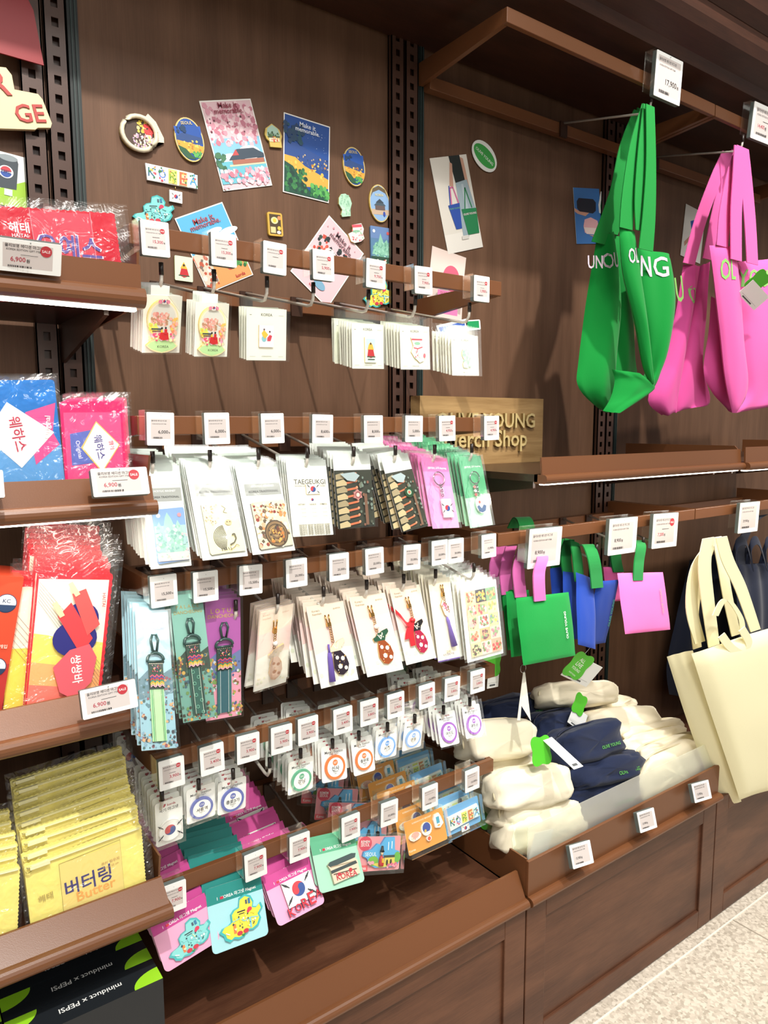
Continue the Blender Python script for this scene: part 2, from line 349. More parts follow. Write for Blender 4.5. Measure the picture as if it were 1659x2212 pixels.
# ================================================================ electronic price tags
def price(cx, cy, txt, sale, where, y=.992, w=.038, h=.0455, q=None, holder=True, side='5d6663', mode='s'):
    if q: a, w, h, R = frame(*q, y); mw = pose(a, R)
    else:
        p = at(cx, cy, y); mw = Matrix.Translation((p.x-w/2, p.y, p.z+h/2))@Matrix.Rotation(random.Random(cx).uniform(-.03, .03), 4, 'Y')
    t = thing('price_tag', 'electronic price tag%s, %s' % (' showing '+txt+' won' if txt else '', where), 'price tag', mw, 'price tags')
    land = w > h*1.15; d = .0105
    B().prism(rrect(w, h, .0015), .0012, d, M(side, .5)).build('housing', t)
    b = B().prism(rrect(w, h, .0018), 0, .0014, M('f3f4f1', .35)); g = M('cfc6c2', .4)
    if land: u0, v0, u1, v1 = .08, .12, .86, .86
    elif w > .06: u0, v0, u1, v1 = .08, .08, .92, .9
    else: u0, v0, u1, v1 = .14, .2, .86, .8
    U = lambda u: u0+(u1-u0)*u
    Vv = lambda v: v0+(v1-v0)*v
    K = '2c2a2c'; sh = [('r', u0, v0, u1, v1, g)]
    rr = random.Random(int(cx*7+cy)); s1 = '올리브영 에디션 마그넷'; s2 = '키링'
    tw = (u1-u0)
    sh += [('t', s1, U(.42), Vv(.09), tw*.76, K), ('t', 'KOREA EDITION GIFT ITEM', U(.42), Vv(.25), tw*.7, '5a5656')]
    if txt: sh += [('t', txt, U(.62 if not land else .3), Vv(.66), tw*(.5 if not land else .3), ('b04050' if sale else K)), ('t', '원', U(.93 if not land else .5), Vv(.68), tw*.07, K)]
    if sale:
        sh += [('e', U(.86), Vv(.12 if not land else .2), tw*.12, tw*.12*(1 if not land else 1), 'b8323c'), ('t', 'SALE', U(.86), Vv(.12 if not land else .2), tw*.17, 'f6e8e6'), ('r', U(.35), Vv(.44), U(.7), Vv(.455), K)]
    x = 0.1
    while x < .55: ww = rr.choice((.01, .02, .03)); sh.append(('r', U(x), Vv(.9), U(x+ww), Vv(.98), K)); x += ww+.015
    sh += [('e', .5, v0*.5, .012, .012, '8a8d8a')]
    art(b, w, h, 0, sh, .00006); b.build('screen_face', t)
    if holder:
        b = B(); a_ = SLV
        b.box(0, w, d, d+.016, .002, .0032, a_).box(-.003, -.002, .001, d+.017, -h*.85, .003, a_).box(-.003, w, d+.016, d+.017, -h*.85, .003, a_)
        b.build('clear_holder', t)
    return t
R1 = [(335, 516, '15,300', 1), (484, 539, '15,300', 1), (595, 557, '', 1), (699, 573, '5,900', 1), (813, 591, '9,700', 1), (915, 606, '7,900', 1), (1041, 624, '1,900', 1)]
R2 = [(348, 926, '6,000', 0), (469, 926, '6,000', 0), (589, 926, '6,000', 0), (698, 926, '8,600', 0), (807, 927, '8,000', 0), (895, 926, '5,000', 0), (966, 926, '4,950', 1), (1062, 925, '4,950', 1)]
R3 = [(354, 1277, '15,500', 0), (445, 1267, '15,500', 0), (543, 1252, '15,500', 0), (641, 1238, '25,000', 0), (733, 1225, '25,000', 0), (809, 1213, '25,000', 0), (891, 1203, '25,000', 0), (950, 1194, '20,000', 0), (985, 1190, '20,000', 0), (1056, 1180, '12,900', 0)]
R4 = [(371, 1671, '3,900', 1), (458, 1641, '3,400', 1), (537, 1616, '3,900', 1), (609, 1597, '3,900', 1), (666, 1578, '3,900', 1), (741, 1557, '3,400', 1), (798, 1539, '3,800', 1), (855, 1524, '3,900', 1), (922, 1504, '3,800', 1), (978, 1488, '3,800', 1), (1032, 1472, '3,800', 1)]
R5 = [(376, 1939, '7,900', 1), (552, 1870, '7,900', 1), (648, 1830, '7,900', 1), (758, 1788, '7,900', 1), (842, 1756, '10,000', 0), (929, 1722, '15,000', 0), (1020, 1685, '15,000', 0)]
for r, L in enumerate((R1, R2, R3, R4, R5)):
    for i, (cx, cy, tx, sl) in enumerate(L):
        price(cx, cy, tx, sl, '%s from left on the %s tag rail' % (ordn[i], rown[r+1]))
price(0, 0, '8,900', 0, 'large, right of the pink pouch straps', q=((1145, 1144), (1215, 1137), (1139, 1230)), y=1.0)
price(1, 0, '8,900', 0, 'large, above the pink strap pouch', q=((1318, 1122), (1378, 1116), (1313, 1201)), y=1.0)
price(2, 0, '7,200', 1, 'large, nearest the joint left of the cream totes', q=((1413, 1111), (1466, 1107), (1408, 1186)), y=1.0)
price(3, 0, '29,900', 0, 'large, over the navy drawstring bags', q=((1600, 1087), (1642, 1083), (1594, 1153)), y=1.0)
price(4, 0, '17,900', 0, 'high up over the green tote bags', q=((1420, 106), (1476, 134), (1412, 205)), y=.99)
price(5, 0, '14,400', 1, 'high up at the right edge over pink totes', q=((1631, 218), (1690, 245), (1621, 297)), y=.99)
price(6, 0, '13,900', 0, 'on the bin front, leftmost of three', q=((1230, 1827), (1274, 1814), (1239, 1878)), y=.905, holder=False)
price(7, 0, '13,900', 0, 'on the bin front, middle of three', q=((1376, 1756), (1412, 1744), (1384, 1800)), y=.905, holder=False)
price(8, 0, '13,900', 0, 'on the bin front, below the cream tote bottoms', q=((1494, 1694), (1530, 1684), (1502, 1735)), y=.905, holder=False)
price(9, 0, '6,900', 1, 'wide, on the shelf lip under the red packets', q=((-6, 512), (134, 530), (-6, 583)), y=.935, holder=False)
price(10, 0, '6,900', 1, 'wide, on the shelf lip under the pink pouches', q=((195, 1013), (316, 1008), (203, 1074)), y=.925, holder=False)
price(11, 0, '6,900', 1, 'tilted, on the lip under the ice bar pouch', q=((172, 1493), (291, 1466), (180, 1556)), y=.92, holder=False)
price(12, 0, '', 0, 'cut off at left edge under the blue pouch', q=((-110, 1018), (6, 1015), (-105, 1080)), y=.925, holder=False)
# ================================================================ snack pouch shelves, left bay
def shelf(lab, X0, X1, pts, led, Xr, endtop, yb=1.28):
    lt, nt_, nb = [atx(*p, Xr) for p in pts]; zd = nt_.z
    t = thing('gondola_shelf', lab, 'shelf', (X0, 1.28, zd))
    mw = Matrix.Translation((-X0, -1.28, -zd)); r = (nt_.z-nb.z)/2; cy = nt_.y-.004; cz = nb.z+r
    B().box(X0, X1, nt_.y+.012, 1.283, zd-.014, zd, BRD).build('deck', t, mw)
    B().add([(x, y, z) for x in (X0, X1) for y, z in ((nt_.y, zd), (nt_.y+.004, zd), (lt.y+.004, lt.z), (lt.y, lt.z))],
            [(0, 1, 2, 3), (7, 6, 5, 4), (0, 4, 5, 1), (1, 5, 6, 2), (2, 6, 7, 3), (3, 7, 4, 0)], BRN).build('front_lip', t, mw)
    pr = [(nt_.y+.02, nt_.z)]+[(cy-math.sin(math.pi*i/8)*r*.9, cz+math.cos(math.pi*i/8)*r) for i in range(9)]+[(nt_.y+.02, nb.z)]
    B().profile(pr, X0, X1+.002, BRN).build('rounded_nose', t, mw)
    ez = endtop.z
    B().add([(x, y, z) for x in (X1-.003, X1) for y, z in ((nt_.y+.004, zd-.02), (yb, zd-.03), (yb, ez), (endtop.y, ez), (lt.y+.006, lt.z))],
            [(0, 1, 2, 3, 4), (9, 8, 7, 6, 5)]+[(i, i+5, (i+1) % 5+5, (i+1) % 5) for i in range(5)], BRN).build('end_plate', t, mw)
    for X in (X1-.035, X0+.03):
        B().add([(x, y, z) for x in (X, X+.006) for y, z in ((nt_.y+.05, zd-.014), (nt_.y+.05, zd-.03), (1.28, zd-.075), (1.28, zd-.014))],
            [(0, 1, 2, 3), (7, 6, 5, 4), (0, 4, 5, 1), (1, 5, 6, 2), (2, 6, 7, 3), (3, 7, 4, 0)], BRD).build('bracket', t, mw)
    if led:
        B().box(X0+.01, X1-.006, nt_.y+.004, nt_.y+.016, nb.z-.003, nb.z+.001, M('fff2dd', .4, 'emit')).build('light_strip', t, mw)
        area(((X0+X1)/2, nt_.y+.012, nb.z-.006), ((X0+X1)/2, nt_.y+.08, nb.z-.5), led, X1-X0, .01, (1, .93, .83), 'shelf_strip_light')
    return nt_.y, zd, lt
S = []
S.append(shelf('glossy brown metal shelf holding the red packets, topmost at left', -.45, .31, ((303, 572), (305, 624), (307, 667)), 1.6, .31, atx(300, 545, .31)))
S.append(shelf('glossy brown metal shelf holding the blue and pink pouches', -.45, .31, ((325, 1028), (332, 1079), (336, 1112)), .8, .31, atx(326, 984, .31)))
S.append(shelf('glossy brown metal shelf holding the red ice bar pouches', -.45, .31, ((332, 1467), (348, 1521), (353, 1557)), 0, .31, atx(344, 1437, .31)))
S.append(shelf('glossy brown metal shelf holding the yellow pouches, lowest at left', -.45, .31, ((349, 1894), (366, 1951), (368, 1981)), 0, .31, atx(348, 1848, .31)))
a = atx(1175, 985, 1.02); S.append(shelf('long brown shelf with light strip beside the wooden sign', SX[2]+.002, SX[3], ((1172, 988), (1174, 1026), (1175, 1046)), 1.6, 1.025, V((1.025, .93, a.z+.005)), 1.24))
S.append(shelf('brown shelf with light strip continuing to the right edge', SX[3]+.002, 2.43, ((1612, 966), (1612, 999), (1613, 1016)), 1.6, 1.735, V((1.735, .93, a.z+.005))))
# ================================================================ base cabinets
def cabinet(lab, X0, X1, y=.925, zt=.342):
    t = thing('base_cabinet', lab, 'cabinet', (X0, y, 0)); mw = Matrix.Translation((-X0, -y, 0)); g = .0018
    B().box(X0+g, X1-g, y+.012, D-.005, 0.0, zt, CAB).build('carcass', t, mw)
    b = B().box(X0+g, X0+.06, y, y+.012, .004, zt, CAB).box(X1-.06, X1-g, y, y+.012, .004, zt, CAB).box(X0+.06, X1-.06, y, y+.012, .004, .055, CAB).box(X0+.06, X1-.06, y, y+.012, zt-.045, zt, CAB)
    b.build('panel_frame', t, mw, bevel=.0015)
    B().box(X0+.06, X1-.06, y+.006, y+.013, .055, zt-.045, CAB).build('inset_panel', t, mw)
    return t
cabinet('dark wood base cabinet under the black boxes, at left edge', -.4, SX[1])
cabinet('dark wood base cabinet under the empty tray, front centre', SX[1], SX[2])
cabinet('dark wood base cabinet under the cream and navy pouch bin', SX[2], SX[3])
cabinet('dark wood base cabinet at right edge below the cream totes', SX[3], 2.44)
# base tray (bay 1) with slanted lip
for X0, X1, lab in ((SX[1]+.002, SX[2]-.004, 'empty brown tray shelf with slanted lip below the hanging magnets'), (-.4, SX[1]-.002, 'brown base shelf carrying the black gift boxes')):
    lt = atx(1117, 1882, 1.015); nb = atx(1142, 1930, 1.015); zd = .366
    t = thing('base_tray', lab, 'shelf', (X0, 1.29, .345)); mw = Matrix.Translation((-X0, -1.29, -.345))
    B().box(X0, X1, .935, 1.29, .346, zd, CAB).build('deck', t, mw)
    B().add([(x, y, z) for x in (X0, X1) for y, z in ((.925, zd-.003), (.93, zd-.003), (lt.y+.005, lt.z), (lt.y, lt.z))],
            [(0, 1, 2, 3), (7, 6, 5, 4), (0, 4, 5, 1), (1, 5, 6, 2), (2, 6, 7, 3), (3, 7, 4, 0)], BRN).build('front_lip', t, mw)
    r = .0095; cz = zd-.003-r
    B().profile([(.935, cz+r)]+[(.921-math.sin(math.pi*i/8)*r*1.1, cz+math.cos(math.pi*i/8)*r) for i in range(9)]+[(.935, cz-r)], X0, X1, BRN).build('rounded_nose', t, mw)
# pouch bin (bay 2)
X0, X1 = SX[2]+.0, SX[3]-.002; t = thing('display_bin', 'open brown bin full of cream and navy pouches', 'bin', (X0, 1.29, .346)); mw = Matrix.Translation((-X0, -1.29, -.346))
B().box(X0, X1, .935, 1.29, .346, .366, BRD).build('deck', t, mw)
B().box(X0, X1, .922, .929, .362, .44, BRN).build('front_panel', t, mw, bevel=.001)
B().box(X0, X0+.004, .929, 1.285, .362, .443, BRN).build('side_panel', t, mw)
B().box(X1-.004, X1, .929, 1.285, .362, .443, BRN).build('side_panel', t, mw)
r = .0095; cz = .365-r
B().profile([(.935, cz+r)]+[(.917-math.sin(math.pi*i/8)*r*1.1, cz+math.cos(math.pi*i/8)*r) for i in range(9)]+[(.935, cz-r)], X0, X1, BRN).build('rounded_nose', t, mw)
t = thing('acrylic_divider', 'clear acrylic guard standing around the pouch bin', 'divider', (X0+.008, .932, .367)); ztop = at(1140, 1788, .934).z; mw = Matrix.Translation((-X0-.008, -.932, -.367))
B().box(X0+.008, X1-.008, .932, .9345, .367, ztop, FRO).build('front_sheet', t, mw)
B().box(X0+.0055, X0+.008, .932, 1.27, .367, ztop, ACR).build('side_sheet', t, mw)
# wooden sign
xa = at(907, 856, 1.25).x; xb = at(1174, 862, 1.25).x; zt = at(1000, 857, 1.25).z; zb = S[4][1]
t = thing('shop_sign', 'oak board sign reading OLIVE YOUNG Merch Shop on the shelf', 'sign', (xa, 1.25, zb)); mw = Matrix.Translation((-xa, -1.25, -zb))
B().box(xa, xb, 1.25, 1.283, zb+.0, zt, OAK).build('board', t, mw)
b = B(); GL = M('c9b27a', .35, 'gloss')
def text3d(b, st, cx, cz, w, y, d, m, m2):
    vs_, fs, tw, th = text2d(st); k = w/tw; n = len(vs_)
    fr = [(cx+x*k, y-d, cz+z*k) for x, z in vs_]; bk = [(cx+x*k, y, cz+z*k) for x, z in vs_]
    b.add(fr, fs, m); ed = {}
    for f in fs:
        for i in range(len(f)): ed[(f[i], f[(i+1) % len(f)])] = 1
    b.add(fr+bk, [(a_, c_, c_+n, a_+n) for a_, c_ in ed if (c_, a_) not in ed], m2)
p1 = at(944, 908, 1.24); p2 = at(1157, 908, 1.24); text3d(b, 'OLIVE YOUNG', (p1.x+p2.x)/2, p1.z, p2.x-p1.x, 1.25, .008, GL, M('8d7443', .4)); b.build('lettering', t, mw)
b = B(); p1 = at(962, 955, 1.24); p2 = at(1140, 955, 1.24); text3d(b, 'Merch Shop', (p1.x+p2.x)/2, p1.z, p2.x-p1.x, 1.25, .008, GL, M('8d7443', .4)); b.build('lettering', t, mw)
# ================================================================ goods: cards, magnets, packs
RNG = random.Random(5)
def ell(cu, cv, ru, rv, n=24, a0=0, a1=360):
    return [(cu+math.cos(math.radians(a0+(a1-a0)*i/n))*ru, cv-math.sin(math.radians(a0+(a1-a0)*i/n))*rv) for i in range(n+(0 if a1-a0 == 360 else 1))]
def ccw(p): return p if sum((b[0]-a[0])*(b[1]+a[1]) for a, b in zip(p, p[1:]+p[:1])) < 0 else p[::-1]
def part(t, name, out, W, Hh, y, d, col, shapes=(), side=None, label=None):
    b = B(); b.prism(ccw([(u*W, -v*Hh) for u, v in out]), y-d, y, col if not isinstance(col, str) else M(col, .3), (M(side, .3, 'gloss') if side else None))
    art(b, W, Hh, y-d, list(shapes)); o = b.build(name, t)
    if label: o['label'] = label
    return o
def item(name, cat, label, TL, TR, BL, y, shapes=(), base='f1f0ea', th=.0008, rnd=.0008, sleeve=None, parts=None, n=0, step=.008, behind=None, grp=None, cname='card', jit=.02, rise=.23, smat=None, hole=.03):
    a, W, Hh, R = frame(TL, TR, BL, y); mw = pose(a, R)
    t = thing(name, label, cat, mw)
    b = B(); b.prism(rrect(W, Hh, rnd), 0, th, M(base, .5), M('ebe6e4', .5)); art(b, W, Hh, 0, list(shapes)); b.build(cname, t)
    if parts: parts(t, W, Hh)
    if sleeve:
        l, tp, r, bt = sleeve; sy = -.0016 if not parts else -.0046
        B().box(-l*W, W*(1+r), sy, sy+.0001, -Hh*(1+bt), tp*Hh, smat or SLV).build('clear_sleeve', t)
    if n:
        rr = random.Random(int(TL[0])); pv = Matrix.Translation((W/2, 0, -hole*Hh))
        for i in range(1, n+1):
            off = V((0, step*i*rr.uniform(.9, 1.1), step*i*rise))
            rot = Matrix.Rotation(rr.uniform(-jit, jit), 4, 'Y')@Matrix.Rotation(rr.uniform(-.006, .006), 4, 'Z')
            dup(t, Matrix.Translation(off)@mw@pv@rot@pv.inverted(), behind, grp or ('packs behind '+label.split(',')[0])[:60])
    return t
G = 'goods'
def tg(cu, cv, r, k, red='c93a45', blue='2f4f93', bars=True, bk='2a2a30'):
    s = [('o', cu, cv, 0, r, 15, 195, red), ('o', cu, cv, 0, r, 195, 375, blue), ('e', cu-r*.48, cv+.13*r*k, r/2, r/2, red), ('e', cu+r*.48, cv-.13*r*k, r/2, r/2, blue)]
    if bars:
        for sx, sy in ((-1, -1), (1, -1), (-1, 1), (1, 1)):
            for j in (-1, 0, 1):
                x = cu+sx*(1.75+.24*j)*r; v = cv+sy*(1.05+.16*j)*r*k; dx = .22*r*sy*-sx; dv = -.3*r*k
                s.append(('l', [(x-dx*1.1, v-dv), (x+dx*1.1, v+dv)], r*.14, bk))
    return s
# ---- row 1 : pin cards --------------------------------------------------
def globe(t, W, Hh):
    k = W/Hh; o = ell(.5, .40, .41, .335, 26, -58, 238)+[(.18, .80), (.08, .86), (.2, .93), (.34, .97), (.5, .99), (.66, .97), (.8, .93), (.92, .86), (.82, .80)]
    o2 = [(u, v) for u, v in o]
    sh = [('p', [(.2, .80), (.12, .86), (.22, .92), (.5, .975), (.78, .92), (.88, .86), (.8, .80), (.5, .74)], 'b9dba0'), ('e', .5, .40, .38, .45, 'f3e3d0'), ('e', .5, .38, .33, .40, 'd9d6cf'), ('n', 3, 60, .2, .3, .66, .5, ('e5a79a', 'd98a84', 'f0c6b8', 'b98a6a'), .05),
          ('n', 4, 26, .16, .48, .34, .66, ('e8dc62', 'c9d860', 'e8b84a'), .05), ('n', 5, 26, .7, .35, .86, .66, ('f0c060', 'efb0a0', 'e88a60'), .05), ('r', .2, .55, .46, .575, '3c4450'), ('r', .22, .59, .46, .61, '7a4a44'),
          ('n', 6, 40, .14, .64, .88, .76, ('efa3b5', 'f4c0cc', 'e2557a', 'f6e6b0'), .045), ('p', [(.42, .72), (.45, .58), (.49, .56), (.52, .72)], 'e6c53c'), ('p', [(.40, .72), (.44, .62), (.64, .62), (.66, .74), (.52, .76)], 'c92a2c'), ('e', .47, .545, .026, .03, '2c2420'), ('e', .57, .54, .026, .03, '2c2420'), ('r', .535, .56, .61, .65, 'c92a2c'),
          ('e', .5, .085, .11, .07, 'f3ece4'), ('e', .4, .09, .05, .05, 'e98aa2'), ('e', .6, .09, .05, .05, 'e98aa2')]+tg(.5, .08, .035, k)+[('t', 'KOREA', .5, .86, .3, '4d5c40')]
    part(t, 'globe_magnet', o2, W, Hh, -.0002, .0035, 'eadfae', sh, 'e0c24a', 'gilt round scene magnet')
    B().box(.18*W, .66*W, .0004, .0008, -.01*Hh, .16*Hh, M('f4f6f4', .3)).build('hang_tab', t)
for TL, TR, BL, n, who in (((310, 636), (394, 640), (306, 762), 6, 'leftmost'), ((422, 652), (495, 656), (419, 770), 4, 'second from left')):
    item('souvenir_magnet_pack', 'magnet', 'round palace scene magnet in clear pack on top souvenir row, '+who, TL, TR, BL, 1.022, (('r', 0, 0, .62, 1, 'f4f2ea'), ('p', [(.62, 0), (1, 0), (1, .3)], 'dedcd4')), sleeve=(.03, .13, .04, .01), parts=globe, n=n, step=.009, behind='clear pack with a palace scene magnet waiting behind the front pack', base='f0eee6')
def pincard(nm, fn):
    def f(t, W, Hh): fn(t, W, Hh)
    return f
CARD = [('t', 'KOREA', .5, .12, .28, '55564f'), ('r', .08, .125, .13, .135, '77786f'), ('r', .8, .125, .93, .13, '9a9b92'), ('t', 'KOREA EDITION', .5, .92, .24, '8a8b82'), ('r', .08, .92, .22, .925, 'a0a198'), ('r', .8, .92, .92, .925, 'a0a198')]
def stamp(t, W, Hh):
    part(t, 'enamel_pin', rr01(.3, .32, .66, .74), W, Hh, -.0002, .002, 'f3e6ea', [('r', .34, .35, .62, .70, 'f2dce4'), ('e', .42, .58, .06, .07, '7fb8c4'), ('p', [(.36, .47), (.42, .41), (.52, .5), (.44, .58), (.38, .52)], 'e6b63a'), ('p', [(.5, .56), (.56, .5), (.62, .52), (.58, .62), (.5, .62)], 'c8384a'), ('e', .42, .4, .02, .02, '4a3a30'), ('e', .56, .44, .02, .02, '4a3a30')], 'cda94a', 'stamp shaped pin with gilt edge')
def rr01(a, b, c, d): return [(a, b), (c, b), (c, d), (a, d)]
def throne(t, W, Hh):
    part(t, 'enamel_pin', rr01(.38, .3, .74, .86), W, Hh, -.0002, .002, 'd7e9df', [('r', .42, .33, .7, .55, 'bfe0dc'), ('p', [(.5, .46), (.56, .40), (.62, .46), (.66, .58), (.46, .58)], 'e2b23c'), ('p', [(.45, .72), (.48, .57), (.64, .57), (.68, .72), (.56, .76)], 'c0262e'), ('e', .56, .44, .025, .025, '2c2420'), ('r', .44, .72, .7, .74, '35543c'), ('r', .46, .78, .68, .8, '2c2c2c')], 'd8c46a', 'throne scene pin')
def sock(t, W, Hh):
    part(t, 'enamel_pin', [(.34, .27), (.74, .3), (.74, .58), (.82, .66), (.76, .8), (.62, .84), (.44, .72), (.34, .6), (.42, .46)], W, Hh, -.0002, .002, 'f4ece6', [('r', .36, .29, .72, .33, 'd85a68'), ('e', .55, .4, .1, .04, '8fc0a2'), ('l', [(.42, .5), (.56, .52), (.72, .48)], .03, 'd85a68'), ('l', [(.56, .52), (.5, .62)], .02, 'd85a68'), ('e', .78, .68, .04, .06, 'dc6a78'), ('n', 8, 14, .45, .56, .7, .76, ('e89aa0', 'a8ceb0', 'd85a68'), .02)], 'd8b85a', 'padded sock shaped pin')
def vase(t, W, Hh):
    part(t, 'enamel_pin', [(.42, .34), (.5, .29), (.62, .31), (.7, .4), (.7, .5), (.62, .62), (.62, .76), (.56, .82), (.4, .8), (.38, .72), (.44, .62), (.36, .5), (.36, .4)], W, Hh, -.0002, .002, 'b5d5bd', [('n', 9, 26, .4, .34, .66, .76, ('a2c8ae', 'c8e2cc', '94bca4'), .05)], 'c8b870', 'celadon vase pin')
for TL, TR, BL, n, fn, who in (((532, 664), (619, 669), (532, 778), 3, stamp, 'stamp shaped pin with two dancers'), ((759, 698), (828, 702), (761, 796), 8, throne, 'pin of a seated king'), ((863, 703), (927, 706), (866, 798), 7, sock, 'sock shaped pin'), ((974, 723), (1032, 726), (977, 811), 6, vase, 'pale green vase pin')):
    item('pin_badge_pack', 'pin badge', 'off white card pack with a %s, top row' % who, TL, TR, BL, 1.022, CARD, 'ebe9dd', sleeve=(.06, .2, .06, .02), parts=fn, n=n, step=.0085, behind='pin card pack queued behind the '+who)
# ---- row 2 ---------------------------------------------------------------
HD = [('r', 0, 0, 1, .2, 'c9d1ce'), ('r', .04, .04, .42, .19, 'f2f3f0'), ('r', .12, .225, .96, .355, 'a3a4a2'), ('t', 'ACRYLIC MAGNET', .55, .255, .55, 'f2f2f0'), ('t', 'KOREA TRADITIONAL', .55, .315, .7, '3a3a3a')]
MG = [(.2, .44), (.93, .425), (.96, .44), (.96, .94), (.2, .96), (.17, .94), (.17, .45)]
def peaks(t, W, Hh):
    part(t, 'acrylic_magnet', MG, W, Hh, -.0002, .003, '86a4d4', [('r', .18, .6, .95, .9, 'a4c8c0'), ('p', [(.22, .62), (.3, .56), (.38, .64), (.46, .52), (.52, .47), (.6, .53), (.68, .62), (.76, .55), (.84, .62), (.9, .7), (.9, .86), (.2, .86)], '9cc8b8'), ('n', 2, 90, .25, .6, .85, .86, ('a8d0bc', '8cb8a8', 'b8dcc8', '80a8a4'), .05), ('e', .3, .5, .05, .05, 'e8ecf4'), ('e', .82, .5, .05, .05, 'd88a94'), ('n', 5, 16, .18, .62, .28, .92, ('e8b0b8', '9ab8bc'), .05), ('n', 6, 16, .84, .62, .94, .92, ('e8b0b8', '9ab8bc'), .05), ('r', .18, .86, .95, .94, 'd8c4c0'), ('n', 7, 22, .2, .87, .93, .93, ('f0e0dc', 'c8b0ac', '9ac0ac'), .03)], '7f9cc8', 'blue magnet with mountain peaks')
def tiger(t, W, Hh):
    sh = [('r', .18, .45, .95, .95, 'ece4bc'), ('n', 11, 40, .19, .46, .5, .66, ('b89a7a', 'd0b89a', '8a705a', 'd8a890'), .022), ('l', [(.6, .47), (.68, .5), (.62, .54), (.7, .55)], .014, '6a604a')]
    body = [(.48, .62), (.66, .60), (.74, .62), (.74, .68), (.66, .71), (.62, .74), (.58, .86), (.52, .93), (.34, .92), (.3, .84), (.34, .72), (.4, .66)]
    sh += [('p', body, 'e6dfc4')]
    for i in range(9): sh.append(('o', .60-.004*i, .80, .05+.026*i, .062+.026*i, 95, 262, '3c3a32'))
    for i in range(5): sh.append(('l', [(.42+.05*i, .9), (.44+.05*i, .93)], .012, '3c3a32'))
    sh += [('e', .68, .65, .075, .06, 'd0b890'), ('e', .65, .645, .012, .012, '3a3020'), ('e', .71, .645, .012, .012, '3a3020'), ('l', [(.62, .88), (.72, .86), (.78, .82), (.76, .77), (.7, .78)], .03, '5c584a'), ('l', [(.6, .93), (.7, .91), (.76, .88), (.82, .9)], .014, '8a7448')]
    part(t, 'acrylic_magnet', MG, W, Hh, -.0002, .003, 'ece4bc', sh, '8a8468', 'cream magnet with a folk style tiger')
def dragon(t, W, Hh):
    part(t, 'acrylic_magnet', MG, W, Hh, -.0002, .003, 'd9cdb6', [('n', 21, 120, .19, .46, .93, .93, ('8a2c24', 'c8a888', 'efe2cc', 'd8864a', '5c4a38', 'e8dcc4', '7a6048'), .05), ('e', .62, .8, .27, .3, '4c3a2a'), ('e', .62, .8, .24, .27, '8a6c48')]+[('o', .62, .8, .05*i, .05*i+.012, 0, 360, 'c8a468' if i % 2 else '3a2a20') for i in range(1, 5)]+[('n', 22, 34, .46, .72, .78, .9, ('d87a34', 'e8a450', '6a3420', '3a2a20'), .035), ('n', 23, 30, .2, .46, .9, .56, ('8a1c1c', 'e8b890', 'f0e4d0'), .03)], '4a3424', 'brown and red magnet with a coiled dragon')
for TL, TR, BL, fn, n, who in (((300, 1006), (387, 1005), (326, 1230), peaks, 11, 'blue mountain peaks'), ((398, 1000), (494, 998), (438, 1211), tiger, 11, 'striped tiger'), ((506, 1004), (597, 1001), (546, 1199), dragon, 12, 'coiled dragon')):
    item('acrylic_magnet_pack', 'magnet', 'white acrylic magnet pack showing a %s on the second row' % who, TL, TR, BL, 1.022, HD, 'e2e3df', sleeve=(.02, .01, .02, .01), parts=fn, n=n, step=.0085, behind='white magnet pack edge queued behind the %s pack' % who)
def tkpin(t, W, Hh):
    part(t, 'enamel_pin', rr01(.42, .33, .76, .46), W, Hh, -.0002, .002, 'f6f4ee', tg(.59, .395, .065, W/Hh), 'd2b25a', 'flag pin with gilt edge')
item('flag_pin_pack', 'pin badge', 'white info card pack headed TAEGEUKGI with a small flag pin', (616, 992), (703, 993), (633, 1160), 1.022,
     [('r', 0, 0, 1, .22, 'dfe4e1'), ('r', .1, .25, .97, .98, 'f0ebe0'), ('t', 'TAEGEUKGI', .54, .295, .78, '5a5850'), ('r', .12, .33, .95, .332, '77746a'), ('t', 'NATIONAL FLAG OF THE REPUBLIC OF KOREA', .54, .35, .76, '8a877c')] +
     tg(.56, .53, .03, .5, bars=False)+[('r', .15, .85, .94, .853, '8a877c')]+[('t', s, .28+.27*i, .59, .18, '77746a') for i, s in enumerate(('HISTORY', 'TAEGEUK', 'SYMBOL'))]+[('t', '태극기 문양 건곤감리 설명', .54, .87+.025*i, .74, '9a978c') for i in range(5)]+[('r', .44, .6, .442, .82, 'b4b1a6'), ('r', .68, .6, .682, .82, 'b4b1a6')]+[('t', '건 곤 감 리', .3+.26*(i % 3), .65+.05*(i//3), .1, '55534a') for i in range(9)],
     'efefe9', sleeve=(.02, .01, .02, .01), parts=tkpin, n=4, step=.008, behind='white card pack queued behind the TAEGEUKGI card')
RH = [('r', 0, .0, 1, .2, 'e2e6e2'), ('r', 0, .22, 1, 1, '34352c')]
def roofs(t, W, Hh):
    sh = []
    for i in range(8):
        v = .3+i*.093; sh += [('p', [(.02, v-.02), (.22, v-.05), (.3, v-.01), (.3, v+.03), (.02, v+.045)], 'c8b48c' if i % 2 else 'a89878'), ('l', [(.3, v+.0), (.56, v-.022)], .045, 'd8744c'), ('e', .56, v-.03, .03, .03, 'e09a78')]
    part(t, 'picture_panel', rr01(.02, .24, .98, .985), W, Hh, -.0001, .0012, '3a3d32', sh+[('n', 31, 26, .6, .3, .97, .97, ('6c7868', '54584a', '7a8a80', '8a5c48'), .04), ('r', .72, .55, .8, .97, '7c5844'), ('p', [(.12, .27), (.5, .25), (.64, .3), (.5, .38), (.3, .36)], 'a9b9bc')], None, 'dark printed panel of palace eaves')
